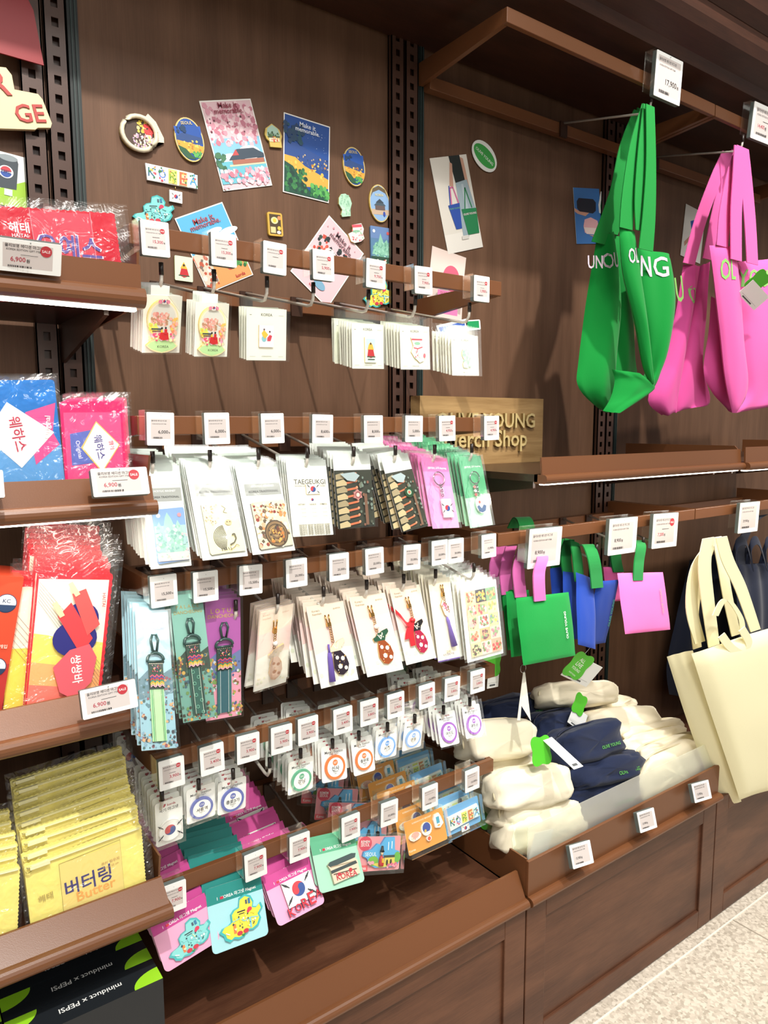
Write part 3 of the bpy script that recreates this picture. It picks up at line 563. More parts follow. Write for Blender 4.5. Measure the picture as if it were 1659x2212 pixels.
def blossom(t, W, Hh):
    roofs(t, W, Hh); b = B(); sh = []
    b.prism(ccw([(W*(.55+.13*math.cos(a*.5236)*(1 if a % 2 else .7)), -Hh*.56+W*.13*math.sin(a*.5236)*(1 if a % 2 else .7)) for a in range(12)]), -.005, -.0014, M('c88e8a', .3)); art(b, W, Hh, -.005, [('e', .55, .56, .04, .04, 'f0e0c8'), ('o', .55, .56, .06, .075, 0, 360, '7a3a3a')]); b.build('flower_charm', t)['label'] = 'dusty pink flower charm'
def roundel(t, W, Hh):
    roofs(t, W, Hh); b = B(); b.prism(ccw([(W*(.6+.16*math.cos(a*.35)), -Hh*.52+W*.16*math.sin(a*.35)) for a in range(18)]), -.005, -.0014, M('2f4a34', .3)); art(b, W, Hh, -.005, [('e', .6, .52, .08, .08, '9ac0a0'), ('e', .6, .52, .045, .045, 'c86a5a')]); b.build('round_charm', t)['label'] = 'dark green round charm'
item('roof_charm_pack', 'charm pack', 'dark patterned pack with pink flower charm and white header', (718, 981), (798, 980), (731, 1143), 1.022, RH, 'e8eae6', sleeve=(.02, .02, .04, .01), parts=blossom, n=8, step=.01, behind='dark patterned pack edge behind the pink flower charm pack')
item('roof_charm_pack', 'charm pack', 'dark patterned pack with green round charm, hanging tilted', (822, 988), (880, 978), (868, 1150), 1.022, RH, 'e8eae6', sleeve=(.02, .02, .04, .01), parts=roundel, n=8, step=.011, jit=.09, behind='dark patterned pack fanned out behind the green charm pack')
def ring(t, W, Hh, kind):
    ch = M('b9bcc0', .2, 'metal'); c = V((.5*W, -.0035, -.31*Hh)); R_ = .2*W
    B().tube([(c.x+math.cos(a*.3142)*R_, c.y-.001, c.z+math.sin(a*.3142)*R_) for a in range(21)], .0011, ch, 6, False).build('split_ring', t)
    b = B(); x = .52*W
    for i in range(5):
        z = -.41*Hh-i*.032*Hh; b.tube([(x+math.cos(a*.7854)*.0026, -.0045+(.0015*math.sin(a*.7854) if i % 2 else 0), z+math.sin(a*.7854)*.0042) for a in range(9)], .0007, ch, 5, False)
    b.build('chain', t)
    if kind:
        o = rr01(.42, .60, .78, .86); part(t, 'flag_charm', o, W, Hh, -.003, .003, 'f2f1ee', tg(.6, .73, .09, W/Hh), 'c4c6c8', 'square flag charm')
    else:
        part(t, 'egg_charm', ell(.56, .70, .22, .115, 20), W, Hh, -.003, .003, 'f2f1ee', [('p', [(.36, .72), (.45, .70), (.55, .75), (.66, .7), (.77, .72), (.7, .79), (.56, .81), (.42, .79)], '4a6488'), ('e', .5, .66, .05, .05, 'd86a62')], 'c4c6c8', 'oval charm with red and blue swirl')
        b = B()
        for i in range(3): b.prism(ccw([(W*(.42+.05*math.cos(a*.785)), -Hh*(.44+.055*i)+W*.05*math.sin(a*.785)) for a in range(8)]), -.0055, -.004, M(('d88a8a', 'e8dcd8', 'c86a6a')[i], .3))
        b.build('bead', t)
for TL, TR, BL, c1, c2, k, who in (((908, 988), (965, 990), (935, 1142), 'cf5a9e', 'e88cc0', 1, 'hot pink'), ((989, 988), (1038, 984), (1016, 1141), '4a9f72', 'a4d8b4', 0, 'mint green')):
    item('keyring_pack', 'keyring', who+' keyring pack on the second row, metal ring and charm in front', TL, TR, BL, 1.022, [('r', 0, 0, 1, .2, c1), ('r', 0, .2, 1, .58 if k == 0 else .4, c1 if k == 0 else 'e07ab4'), ('t', '[올리브] 고리 Keyring', .55, .15, .7, 'f4f0f2'), ('n', 44, 16, .1, .55, .9, .95, (c2,), .05)],
         c2, sleeve=(.03, .01, .03, .01), parts=lambda t, W, Hh, k=k: ring(t, W, Hh, k), n=16, step=.0105, jit=.03, behind=who+' keyring pack edge in the long queue behind the front pack')
# ---- row 3 : straps and charms --------------------------------------------
def strapfn(tape, band):
    def f(t, W, Hh):
        gm = M('2f4c48', .35, 'gloss'); cx = .5*W; z0 = -.2*Hh; s = .11*W
        b = B(); b.tube([(cx-s*.6, -.004, z0-.12*Hh), (cx-s, -.004, z0-.04*Hh), (cx-s*.5, -.004, z0), (cx+s*.5, -.004, z0), (cx+s, -.004, z0-.04*Hh), (cx+s*.5, -.004, z0-.12*Hh), (cx-s*.6, -.004, z0-.12*Hh)], .0019, gm, 6); b.build('carabiner', t)
        zr = z0-.165*Hh; b = B(); rw = .24*W
        b.tube([(cx-rw, -.004, zr-.035*Hh)]+[(cx+math.cos(math.radians(180-a))*rw, -.004, zr-.02*Hh+math.sin(math.radians(a))*.05*Hh) for a in range(0, 181, 20)]+[(cx+rw, -.004, zr-.035*Hh), (cx-rw, -.004, zr-.035*Hh)], .0022, gm, 6); b.build('d_ring', t)
        v0 = -zr/Hh+.03; b = B(); L = .21*W; b.box(cx-L, cx+L, -.0045, -.002, -(v0+.2)*Hh, -v0*Hh, M('33453c', .8)); cs = ('d9c27a', 'c8526a', '4a8a6a', 'e0a0b0', '5a4a8a', 'e0b040', '3a7a74', 'b84040'); sh = [('r', .5-.2, v0+.008, .5+.2, v0+.02, 'e8e0c8')]
        sh += [('e', .34+.053*i, v0+.014, .018, .018, '24302c') for i in range(7)]+[('n', 51, 26, .33, v0+.03, .67, v0+.085, cs, .02)]
        for i in range(7): vv = v0+.105+.012*i; sh.append(('l', [(.30, vv+.01), (.37, vv-.004), (.44, vv+.012), (.5, vv-.006), (.56, vv+.012), (.63, vv-.004), (.70, vv+.01)], .028, cs[(i*3+1) % 8]))
        art(b, W, Hh, -.0046, sh); b.build('woven_label', t)['label'] = 'multicoloured woven band'
        b = B(); v1 = v0+.2; b.box(cx-.2*W, cx+.2*W, -.0035, -.0015, -.95*Hh, -v1*Hh, M(tape[0], .8)); sh = [('r', .5-.17, v1, .5-.14, .95, tape[1]), ('r', .5+.14, v1, .5+.17, .95, tape[1]), ('r', .5-.12, v1, .5-.11, .95, tape[2]), ('r', .5+.11, v1, .5+.12, .95, tape[2])]
        if len(tape) > 3: sh += [('o', .42+.14*(i % 2), v1+.03+.045*i, .035, .05, j*60, j*60+40, tape[3]) for i in range(9) for j in range(6)]
        art(b, W, Hh, -.0036, sh); b.build('tape', t)
    return f
def scn(sky, tx, seed): return [('r', 0, 0, 1, .5, sky[0]), ('r', 0, .5, 1, 1, sky[1]), ('t', 'L O T U S' if seed == 3 else 'P A L A C E', .5, .1, .7, tx), ('t', 'DANCHEONG', .5, .145, .86, tx), ('p', [(0, .52), (.3, .45), (.6, .5), (1, .44), (1, .62), (0, .66)], sky[2]), ('n', seed, 110, .02, .5, .98, .82, sky[3], .05), ('n', seed+1, 60, .0, .88, 1, .99, sky[3], .05)]
P3 = ('4a6a5a', '8a4a34', 'c8a050', '3a3a30', '6a8a50', 'a86a50', '3c5c6c')
item('woven_strap_pack', 'key strap', 'light blue pack with woven key strap, lowest and leftmost of three', (291, 1316), (362, 1318), (306, 1622), 1.0, scn(('9cc4d4', '8fb4c4', '5a7a88', ('5a7a88', '8a4a54', 'c89a70', '3a5a5a', '7a9ab0', '3a3a44')), '8a6a9c', 7), '9cc4d4', sleeve=(.02, .01, .06, .01), parts=strapfn(('a8cf9c', '5a9a6a', '24302c'), 0), n=5, step=.012, behind='blue strap pack edge behind the light blue pack')
item('woven_strap_pack', 'key strap', 'teal green pack with woven key strap, middle of three', (366, 1287), (436, 1280), (396, 1562), 1.01, scn(('7fb0a4', '6c9c90', '34443a', P3), 'a8965c', 9), '7fb0a4', sleeve=(.02, .01, .04, .01), parts=strapfn(('2f5a50', '24302c', 'd8e0d0', '7fc0a4'), 0), n=4, step=.012, behind='teal strap pack edge behind the green pack')
item('woven_strap_pack', 'key strap', 'purple pack with woven key strap, rightmost of three', (443, 1296), (519, 1290), (445, 1558), 1.022, scn(('b05aa8', 'e89ab0', '6a78a8', ('5a8a6a', 'c89a50', '4a5a88', '8a5a44', '7a9a50', 'd0d4e0')), 'c9a860', 3), 'b05aa8', sleeve=(.02, .01, .04, .01), parts=strapfn(('2c5c68', '2c6c68', 'e4ece8'), 0), n=6, step=.012, behind='purple strap pack edge behind the purple pack')
GOLD = M('caa060', .25, 'metal')
def clasp(t, W, Hh, cu=.5, v=.14, ve=.5):
    b = B()
    for s in (-.05, .05): b.tube([((cu+s)*W, -.004, -v*Hh), ((cu+s*.7)*W, -.005, -(v+.1)*Hh)], .0013, GOLD, 6)
    b.box((cu-.05)*W, (cu+.05)*W, -.007, -.002, -(v+.15)*Hh, -(v+.1)*Hh, GOLD); b.build('clasp', t); b = B(); z = v+.15; i = 0
    while z < ve: b.tube([((cu+.03)*W+math.cos(a*1.047)*.0022, -.0045, -z*Hh+math.sin(a*1.047)*.0035) for a in range(7)], .0007, GOLD, 5, False); z += .03; i += 1
    b.build('chain', t)
def dress(skirt, top, dots, extra):
    def f(t, W, Hh):
        clasp(t, W, Hh, .46); k = W/Hh
        part(t, 'jacket_charm', [(.42, .54), (.5, .5), (.56, .5), (.62, .48), (.78, .46), (.8, .5), (.68, .56), (.66, .6), (.46, .6), (.36, .6), (.34, .56)], W, Hh, -.0015, .003, top, [('l', [(.48, .52), (.55, .58), (.62, .5)], .02, 'f0e6d8'), ('n', 61, 8, .38, .52, .76, .56, ('e8dcc0',), .02)], 'caa060')
        part(t, 'skirt_charm', [(.46, .6), (.64, .6), (.76, .68), (.8, .78), (.74, .86), (.6, .9), (.48, .88), (.4, .8), (.42, .68)], W, Hh, -.0015, .003, skirt, [('e', .52, .68, .045, .045, dots), ('e', .66, .7, .05, .05, dots), ('e', .56, .79, .055, .055, dots), ('e', .7, .82, .045, .045, dots), ('n', 62, 12, .44, .64, .74, .86, (dots, 'e0b060'), .014)], 'caa060')
        if extra == 't':
            b = B(); m = M('6a54a8', .7); b.tube([(.36*W, -.004, -.5*Hh), (.34*W, -.005, -.6*Hh)], .0018, m); b.tube([(.34*W, -.005, -.6*Hh), (.33*W, -.005, -.66*Hh), (.28*W, -.005, -.95*Hh)], [.003, .004, .0055], m, 10); b.build('tassel', t)['label'] = 'violet silk tassel'
        if extra == 'r':
            b = B(); m = M('d02832', .4); b.ribbon([(.46*W, -.005, -.44*Hh), (.25*W, -.008, -.5*Hh), (.12*W, -.005, -.38*Hh), (0.0*W, -.004, -.3*Hh)], (0, 0, .008), m, .001); b.ribbon([(.44*W, -.006, -.46*Hh), (.32*W, -.006, -.6*Hh), (.3*W, -.005, -.78*Hh)], (.011, 0, 0), m, .001); b.ribbon([(.44*W, -.0065, -.46*Hh), (.25*W, -.0065, -.56*Hh), (.14*W, -.006, -.68*Hh)], (.009, 0, 0), m, .001); b.tube([(.38*W, -.006, -.45*Hh), (.5*W, -.006, -.46*Hh)], .004, m); b.build('ribbon', t)['label'] = 'glossy red ribbon'
        if extra == 'p':
            b = B(); m = M('f2ece2', .2, 'gloss'); c = (.5*W, -.006, -.42*Hh); b.tube([(c[0], c[1], c[2]+z*.0045) for z in (-1, -.8, -.4, 0, .4, .8, 1)], [.0005, .0028, .0042, .0046, .0042, .0028, .0005], m, 10); b.build('pearl', t)
    return f
def pk(seed): return [('r', 0, 0, 1, .32, 'ecd8c8'), ('p', [(0, .3), (1, .26), (1, .6), (.5, .56), (0, .62)], 'efd0cc'), ('p', [(0, .6), (.5, .54), (1, .58), (1, 1), (0, 1)], 'f1eee6'), ('t', "Korea's", .22, .07, .2, 'a8987c'), ('t', 'Keychain', .24, .115, .24, 'a8987c'), ('t', '@ KEYCIA', .78, .08, .2, 'a8987c'), ('n', seed, 14, .05, .84, .9, .93, ('dfe4cc', 'e8e2c8', 'd4dccc'), .05)]
for TL, TR, BL, fn, n, st, who in (((560, 1320), (634, 1302), (547, 1495), dress('e8c8b8', 'e8d8c8', 'c8987c', 'p'), 3, .01, 'rose gold dress charm and a pearl'), ((661, 1311), (741, 1297), (694, 1488), dress('2c1e2c', 'e8dcc0', 'e8e0d0', 't'), 10, .012, 'black dress charm and violet tassel'),
     ((754, 1291), (831, 1280), (794, 1463), dress('cf6434', '2f5a44', 'f0dccc', 'p'), 10, .012, 'orange dress charm'), ((841, 1273), (905, 1262), (878, 1437), dress('a81c44', '1c1a1c', 'f0e4e0', 'r'), 9, .012, 'crimson dress charm and red ribbon')):
    item('dress_charm_pack', 'key charm', 'pale pink card pack with %s on the third row' % who, TL, TR, BL, 1.022, pk(int(TL[0])), 'efe2d8', sleeve=(.0, .01, .01, .0), parts=fn, n=n, step=st, jit=.06, behind='pale pink card pack behind the %s' % who)
def bojagi(t, W, Hh):
    clasp(t, W, Hh, .52, .08, .3)
    part(t, 'fan_charm', [(.38, .32), (.5, .26), (.64, .26), (.78, .34), (.8, .4), (.6, .48), (.5, .45)], W, Hh, -.0015, .003, 'e8dcd4', [('n', 71, 26, .42, .3, .74, .42, ('d86a8a', 'e8b0c0', 'b8905c', '8a5c48'), .04)], 'caa060')
    b = B(); m = M('7c68b4', .7); b.tube([(.58*W, -.004, -.48*Hh), (.6*W, -.005, -.53*Hh), (.62*W, -.005, -.57*Hh), (.74*W, -.005, -.84*Hh)], [.0018, .0035, .003, .0062], m, 10); b.build('tassel', t)['label'] = 'lavender silk tassel'
item('tassel_charm_pack', 'key charm', 'narrow cream card pack with long lavender tassel charm', (924, 1252), (971, 1246), (947, 1431), 1.022, [('t', '자개 공예 키링', .5, .93, .5, '6a5a8a'), ('r', 0, .985, 1, 1, '6a50a0'), ('t', '고리', .5, .9, .2, '9a8c70')], 'efe6d2', sleeve=(.02, .01, .02, .01), parts=bojagi, n=9, step=.011, behind='narrow cream card pack behind the lavender tassel pack')
def stick(t, W, Hh):
    cs = [('e8c49a', ('c86a54', 'f0dcc0', '8a6a4a')), ('2f3440', ('e0a83c', 'c88a3c', 'e8c060')), ('7fa880', ('c85a4a', 'e8b080', 'd8c060')), ('e8b494', ('c84a54', 'e8dcc8', 'e88a8a')), ('e4b088', ('b84a5a', 'e8c8c8')), ('ecd0a0', ('d8c060', 'e8a060')), ('e8c49a', ('8a4a4a', 'e8a0a0')), ('f0e4d4', ('a84a4a', '6a4a3c')), ('e8d08a', ('e0b040', '6a7a9a')), ('c8d8a8', ('c83c3c', 'e87a5a')), ('e8a474', ('6a3a4a', '8a5a5a')), ('e8c0a4', ('a86a7a', 'c88a9a')), ('e0c090', ('3c2c24', '5a4434')), ('e8c8b0', ('d89aa0', 'e8b4b0')), ('e8b098', ('c83c44', 'e06a6a'))]
    sh = []
    for i, (c, k) in enumerate(cs):
        u = .1+(i % 3)*.28; v = .09+(i//3)*.17; sh += [('r', u, v, u+.28, v+.17, c), ('n', 80+i, 22, u+.04, v+.03, u+.24, v+.14, k+('7a9a6a',), .035)]
    part(t, 'sticker_sheet', rr01(.07, .06, .97, .96), W, Hh, -.0003, .0006, 'f0ece0', sh)
item('sticker_sheet_pack', 'sticker pack', 'clear pack of floral stamp stickers beside the hanging green pouch', (993, 1266), (1071, 1251), (1010, 1432), 1.015, (), 'eef0ec', sleeve=(.04, .03, .05, .03), parts=stick, n=10, step=.012, behind='clear sticker pack edge behind the floral stamp sticker pack')
# ---- row 4 : metro station magnets -------------------------------------------
PVC = SLV
def metro(col, num, kor):
    def f(t, W, Hh):
        k = W/Hh; o = ell(.5, .61, .4, .4*k, 28)
        part(t, 'round_magnet', o, W, Hh, -.0004, .003, col, [('e', .5, .61, .315, .315, 'f3f2f0'), ('e', .5, .61-.15*k, .1, .1, col), ('t', num, .5, .61-.15*k, .13, 'f3f2f0'), ('t', kor, .5, .61+.03*k, .12+.09*len(kor.replace(' ', '')), '3a3a40'), ('t', 'Station', .5, .61+.13*k, .2, '6a6a70'), ('t', '首尔', .5, .61+.2*k, .09, '8a8a90')], None, 'round magnet with %s ring' % {'4': 'blue', '3': 'indigo', '5': 'teal', 'f': 'orange', 'e': 'orange', '8': 'purple', '9': 'purple', 'a': 'purple'}.get(col[0], 'coloured'))
    return f
def flagm(t, W, Hh): part(t, 'round_magnet', ell(.5, .66, .43, .43*W/Hh, 28), W, Hh, -.0004, .003, 'f5f4f2', tg(.5, .66, .2, W/Hh)+[('o', .5, .66, .41, .43, 0, 360, 'd8d6d2')], None, 'round magnet with the Korean flag')
MT = [('t', 'Metro Station', .5, .19, .72, '33343a'), ('t', '♥ korda', .5, .11, .36, 'b03a4a'), ('t', 'korea magnet', .5, .255, .36, '77787e')]
for TL, TR, BL, col, num, kor, n, who in (((402, 1709), (464, 1688), (404, 1783), '5a68b4', '133', '서울역', 4, 'indigo ring and SEOUL, left of the pair'), ((471, 1692), (532, 1675), (470, 1763), '5a68b4', '126', '종로3가', 4, 'indigo ring, right of the pair'),
      ((623, 1648), (677, 1632), (622, 1720), '4aa884', '222', '강남', 12, 'teal green ring'), ((693, 1614), (747, 1604), (696, 1693), 'ef7a3c', '327', '신사', 12, 'orange ring, left of the two'), ((757, 1599), (803, 1586), (765, 1678), 'ef7a3c', '329', '충무로', 10, 'orange ring, right of the two'),
      ((812, 1578), (858, 1567), (810, 1644), '4f94dc', '424', '시청', 7, 'blue ring, left of the two'), ((874, 1561), (915, 1550), (868, 1624), '4f94dc', '422', '명동', 8, 'blue ring, right of the two'), ((941, 1542), (982, 1533), (952, 1616), '9a5cb8', '505', '여의도', 14, 'purple ring, left of the two'), ((997, 1528), (1035, 1519), (1007, 1597), '9a5cb8', '530', '광화문', 14, 'purple ring, rightmost on the row')):
    item('metro_magnet_pack', 'magnet', 'white metro station magnet card with %s' % who, TL, TR, BL, 1.02, MT, 'f3f2f0', rnd=.004, sleeve=(.07, .14, .07, .04), parts=metro(col, num, kor), n=n, step=.0115, behind='metro magnet card in a clear shell behind the one with %s' % who.split(',')[0], jit=.03)
FT = [('t', '국기 마그넷', .5, .2, .7, '33343a'), ('t', '♥ korda', .5, .1, .5, 'b03a4a')]
item('flag_magnet_pack', 'magnet', 'white card with round Korean flag magnet behind the yellow pouches', (334, 1738), (393, 1718), (338, 1832), 1.02, FT, 'f3f2f0', rnd=.004, sleeve=(.07, .14, .07, .04), parts=flagm, n=8, step=.0115, behind='clear shelled flag magnet card behind the front flag card')
item('flag_magnet_pack', 'magnet', 'white flag magnet card hanging at the back above yellow pouches', (252, 1592), (305, 1580), (256, 1665), 1.16, FT, 'f3f2f0', rnd=.004, sleeve=(.07, .14, .07, .04), parts=flagm, n=2, step=.0115, behind='clear shelled flag magnet card at the far back')
# ---- row 5 : big magnet cards --------------------------------------------------
MAP = [(0, .73), (.07, .64), (.21, .61), (.28, .56), (.28, .38), (.36, .29), (.47, .26), (.51, .06), (.64, 0), (.76, .08), (.81, .23), (.78, .35), (.88, .39), (.97, .32), (1, .44), (.9, .56), (.93, .68), (.85, .83), (.73, .89), (.6, .86), (.51, .98), (.39, 1), (.28, .95), (.2, 1), (.1, .92), (.08, .82)]
def mp(u0, v0, u1, v1, fl, ed, d=.004):
    def q(p): return (u0+(u1-u0)*p[0], v0+(v1-v0)*p[1])
    def f(t, W, Hh, y=-.0004):
        c = q((.5, .5)); inn = [(c[0]+(a-c[0])*.9, c[1]+(b_-c[1])*.9) for a, b_ in map(q, MAP)]; s = (u1-u0)
        R_ = lambda a, b_, c_, d_, col: ('r', *q((a, b_)), *q((c_, d_)), col)
        sh = [('p', inn, fl), R_(.42, .36, .6, .39, '2c2c34'), R_(.45, .42, .58, .44, '2c2c34'), R_(.3, .62, .36, .84, 'e8824a'), ('e', *q((.7, .38)), .05*s, .04*s, 'd83c5a'), ('e', *q((.66, .42)), .03*s, .03*s, 'd83c5a'), R_(.62, .14, .66, .24, '4a5a6a'), R_(.68, .12, .73, .25, '3a7aa0'),
              ('l', [q((.3, .56)), q((.45, .52)), q((.55, .62)), q((.7, .58)), q((.86, .62))], .02*s, '8fd0d4'), R_(.66, .58, .7, .82, '7fc8d8'), ('e', *q((.42, .86)), .06*s, .04*s, 'c8384a'), ('e', *q((.56, .85)), .06*s, .04*s, 'c8384a'), ('p', [q((.44, .9)), q((.54, .9)), q((.5, .96))], '3a8a4a'), ('l', [q((.12, .76)), q((.2, .82))], .02*s, 'f0f4f0'), ('n', 91, 30, *q((.3, .4)), *q((.8, .8)), ('f4f4f0', fl, 'f0e0a0', '2c4c54'), .022*s)]
        part(t, 'map_magnet', [q(p) for p in MAP], W, Hh, y, d, ed, sh, ed)
    return f
def hdr(c1, txt=1): return [('r', 0, 0, 1, .27, c1), ('t', 'I   KOREA 마그넷 Magnet', .53, .2, .7, 'f4f6f4'), ('e', .25, .2, .022, .022, 'c83048'), ('e', .27, .2, .022, .022, 'c83048')]
def big(label, TL, TR, BL, c1, c2, fn, n, beh, step=.0158, **k):
    return item('souvenir_magnet_card', 'magnet', label, TL, TR, BL, k.pop('y', 1.012), hdr(c1), c2, rnd=.007, cname='backing_card', parts=fn, n=n, step=step, behind=beh, jit=.015, hole=.1, rise=.23, **k)
big('pink card with turquoise map shaped magnet, lowest and leftmost', (322, 1996), (441, 1928), (358, 2103), 'c23f8c', 'eba6c6', mp(.12, .3, .93, .93, '86d2ce', '4fb4b4'), 14, 'magenta topped card standing behind the leftmost map magnet')
big('teal and pale blue card with yellow map shaped magnet', (443, 1922), (562, 1884), (460, 2064), '1f8780', 'a8dbe2', mp(.14, .25, .94, .9, 'ecdc4c', '49b8b8'), 15, 'teal topped card in the row behind the yellow map magnet')
def kflag(t, W, Hh):
    part(t, 'flag_magnet', rr01(.28, .26, .9, .78), W, Hh, -.0004, .004, 'efeee8', tg(.58, .5, .13, W/Hh), '8a3c4a', 'white flag magnet')
    b = B(); 
    for i, ch in enumerate('KOREA'): text3d(b, ch, (.3+.15*i)*W, (-.86+.025*i)*Hh, .13*W, -.0045, .003, M('d03a48', .3), M('2c3c6c', .4))
    b.build('letters', t)['label'] = 'raised red letters KOREA'
big('pink card with Korean flag magnet and red letters KOREA', (566, 1898), (666, 1850), (602, 2003), 'c8408e', 'f0a8cc', kflag, 15, 'magenta topped card in the row behind the flag magnet card')
def gate(t, W, Hh):
    part(t, 'gate_magnet', [(.24, .52), (.3, .47), (.8, .4), (.9, .42), (.86, .5), (.9, .56), (.9, .82), (.3, .9), (.28, .62)], W, Hh, -.0004, .005, 'd8c8b0', [('p', [(.24, .52), (.3, .47), (.8, .4), (.9, .42), (.86, .5), (.3, .58)], '3c4c4c'), ('r', .3, .56, .84, .58, '9a8a70'), ('p', [(.28, .64), (.86, .56), (.88, .62), (.28, .7)], '3c4646'), ('r', .32, .71, .84, .73, '5a4a3c'), ('t', 'KOREA', .6, .79, .46, 'b83440'), ('e', .44, .74, .04, .03, 'b83440'), ('e', .7, .71, .04, .03, 'b83440')], 'b8a88c', 'palace gate magnet lettered KOREA')
big('mint green card with grey palace gate magnet lettered KOREA', (669, 1820), (764, 1798), (692, 1931), '5cab84', 'a2d4ba', gate, 2, 'green topped card behind the palace gate magnet')
def seoul(t, W, Hh):
    part(t, 'scene_magnet', [(.12, .42), (.3, .36), (.42, .2), (.5, .24), (.6, .02), (.82, .02), (.84, .4), (.96, .45), (.9, .58), (.94, .8), (.84, .9), (.4, .9), (.26, .8), (.2, .62), (.1, .55)], W, Hh, -.0004, .004, '5aaee0', [('t', 'SEOUL', .28, .5, .26, 'e8f0f4'), ('e', .34, .7, .12, .08, '7ab848'), ('p', [(.3, .78), (.9, .7), (.9, .86), (.5, .9)], 'd8cc5c'), ('e', .9, .62, .08, .09, '6ab048'), ('r', .58, .55, .84, .62, '3c443c'), ('r', .6, .62, .84, .8, 'e0c860'), ('e', .66, .76, .025, .05, '3a3a2a'), ('e', .75, .75, .025, .05, '3a3a2a'), ('r', .66, .16, .68, .4, 'e8f4f8'), ('r', .74, .14, .76, .36, 'e8f4f8'), ('n', 95, 14, .66, .8, .9, .9, ('e8a0b0', 'd86a8a'), .03), ('n', 96, 8, .2, .68, .34, .76, ('e8a0b0',), .03)], '3a86c0')
    b = B(); x, z = .5*W, -.84*Hh
    b.tube([(x, -.008, z+i*.0035) for i in range(6)], [.0045, .005, .0048, .0045, .004, .0015], M('b83434', .4), 10); b.tube([(x, -.009, z+.018), (x, -.009, z+.022), (x, -.009, z+.0245)], [.0018, .003, .001], M('e8c8a8', .5)); b.tube([(x, -.009, z+.0235), (x, -.009, z+.027), (x, -.009, z+.033)], [.0045, .0028, .002], M('1c1c1e', .5)); b.box(x-.002, x+.002, -.0135, -.012, z+.006, z+.013, M('e0b040', .4)); b.build('guard_figure', t)['label'] = 'tiny guard in red robe and black hat'
SB = [('e', .17, .2, .15, .12, 'd8485c'), ('t', 'REMEM', .17, .15, .2, 'f4e6e4'), ('t', 'SEOUL', .17, .24, .2, 'f4e6e4'), ('r', 0, .82, .26, 1, 'e8646c'), ('t', 'Korea', .13, .9, .18, 'f4e6e4')]
def boxed(label, TL, TR, BL, base, sh, fn, n, beh, step):
    return item('boxed_magnet', 'magnet', label, TL, TR, BL, 1.0, sh, base, rnd=.003, cname='backing_card', parts=lambda t, W, Hh: (fn(t, W, Hh), B().box(-.002, W+.002, -.012, .012, -Hh-.004, .004, ACR).build('clear_box', t)), n=n, step=step, behind=beh, jit=.015, hole=.1)
boxed('clear box with pink and blue SEOUL city magnet and tiny guard', (774, 1808), (866, 1805), (768, 1884), 'ee9aa0', SB, seoul, 4, 'pink and blue boxed SEOUL magnet behind the front box', .045)
def food(t, W, Hh):
    part(t, 'snack_magnet', ell(.2, .5, .15, .12, 14), W, Hh, -.0004, .004, 'f4efe8', [('e', .2, .46, .1, .06, 'e8a8a0'), ('n', 97, 12, .1, .4, .3, .6, ('e8b0a0', 'f4dcc8'), .03)], 'f4efe8')
    part(t, 'bowl_magnet', ell(.5, .42, .13, .2, 16), W, Hh, -.0004, .004, 'f4efe8', [('e', .5, .38, .1, .1, '3c50a0'), ('r', .4, .5, .6, .56, 'f0ece4'), ('e', .46, .46, .03, .03, 'd8b050')], 'f4efe8')
    part(t, 'bottle_magnet', [(.7, .25), (.74, .12), (.86, .1), (.9, .22), (.94, .45), (.84, .55), (.72, .5)], W, Hh, -.0004, .004, 'f4efe8', [('r', .77, .2, .85, .4, '4aa0c0'), ('r', .78, .44, .84, .48, 'e8a040')], 'f4efe8')
    part(t, 'ball_magnet', ell(.52, .72, .06, .08, 12), W, Hh, -.0004, .004, 'f4efe8', [('e', .52, .72, .04, .04, 'd85a3c')], 'f4efe8')
boxed('clear box with orange card and Korean snack magnets', (871, 1778), (954, 1743), (884, 1850), 'e39a44', [('t', 'Korea', .1, .88, .16, 'f8e8cc'), ('t', 'KOREAN FOOD MAGNET', .45, .12, .5, 'f8e8cc')], food, 7, 'orange boxed snack magnet behind the front orange box', .03)
def letters(t, W, Hh, x0=.08, dx=.175, v0=.2, v1=.8):
    cs = ('3f6f8c', '5c84c8', '8aa83c', 'd0704a', '4a9ac8')
    part(t, 'word_magnet', [(x0-.03, v0+.02), (x0+.84, v0-.03), (x0+.88, v1-.06), (x0, v1+.03)], W, Hh, -.0004, .004, 'f2f0ea', [z for i, ch in enumerate('KOREA') for z in (('r', x0+dx*i, v0+.05, x0+dx*i+dx*.86, v1-.06, ('dfe8e4', 'e4dcec', 'e8e87a', 'f0dca8', 'd4e8f0')[i]), ('t', ch, x0+dx*(i+.43), (v0+v1)/2, dx*.7, cs[i]), ('n', 100+i, 10, x0+dx*i+.02, v0+.1, x0+dx*i+dx*.8, v1-.1, ('c84a5a', '3a7a4a', cs[i], 'e8c050'), .02))], 'f2f0ea', 'white word magnet KOREA')
def lettersf(t, W, Hh):
    letters(t, W, Hh, v0=.28, v1=.78); part(t, 'flag_tag', rr01(.4, .84, .62, 1.05), W, Hh, -.0006, .003, 'f4f2ee', tg(.51, .945, .04, W/Hh), 'e8e6e0')
boxed('clear box with blue card and word magnet KOREA, rightmost', (958, 1750), (1031, 1718), (966, 1808), '6fa8d8', (), lettersf, 8, 'blue boxed word magnet behind the front blue box', .028)
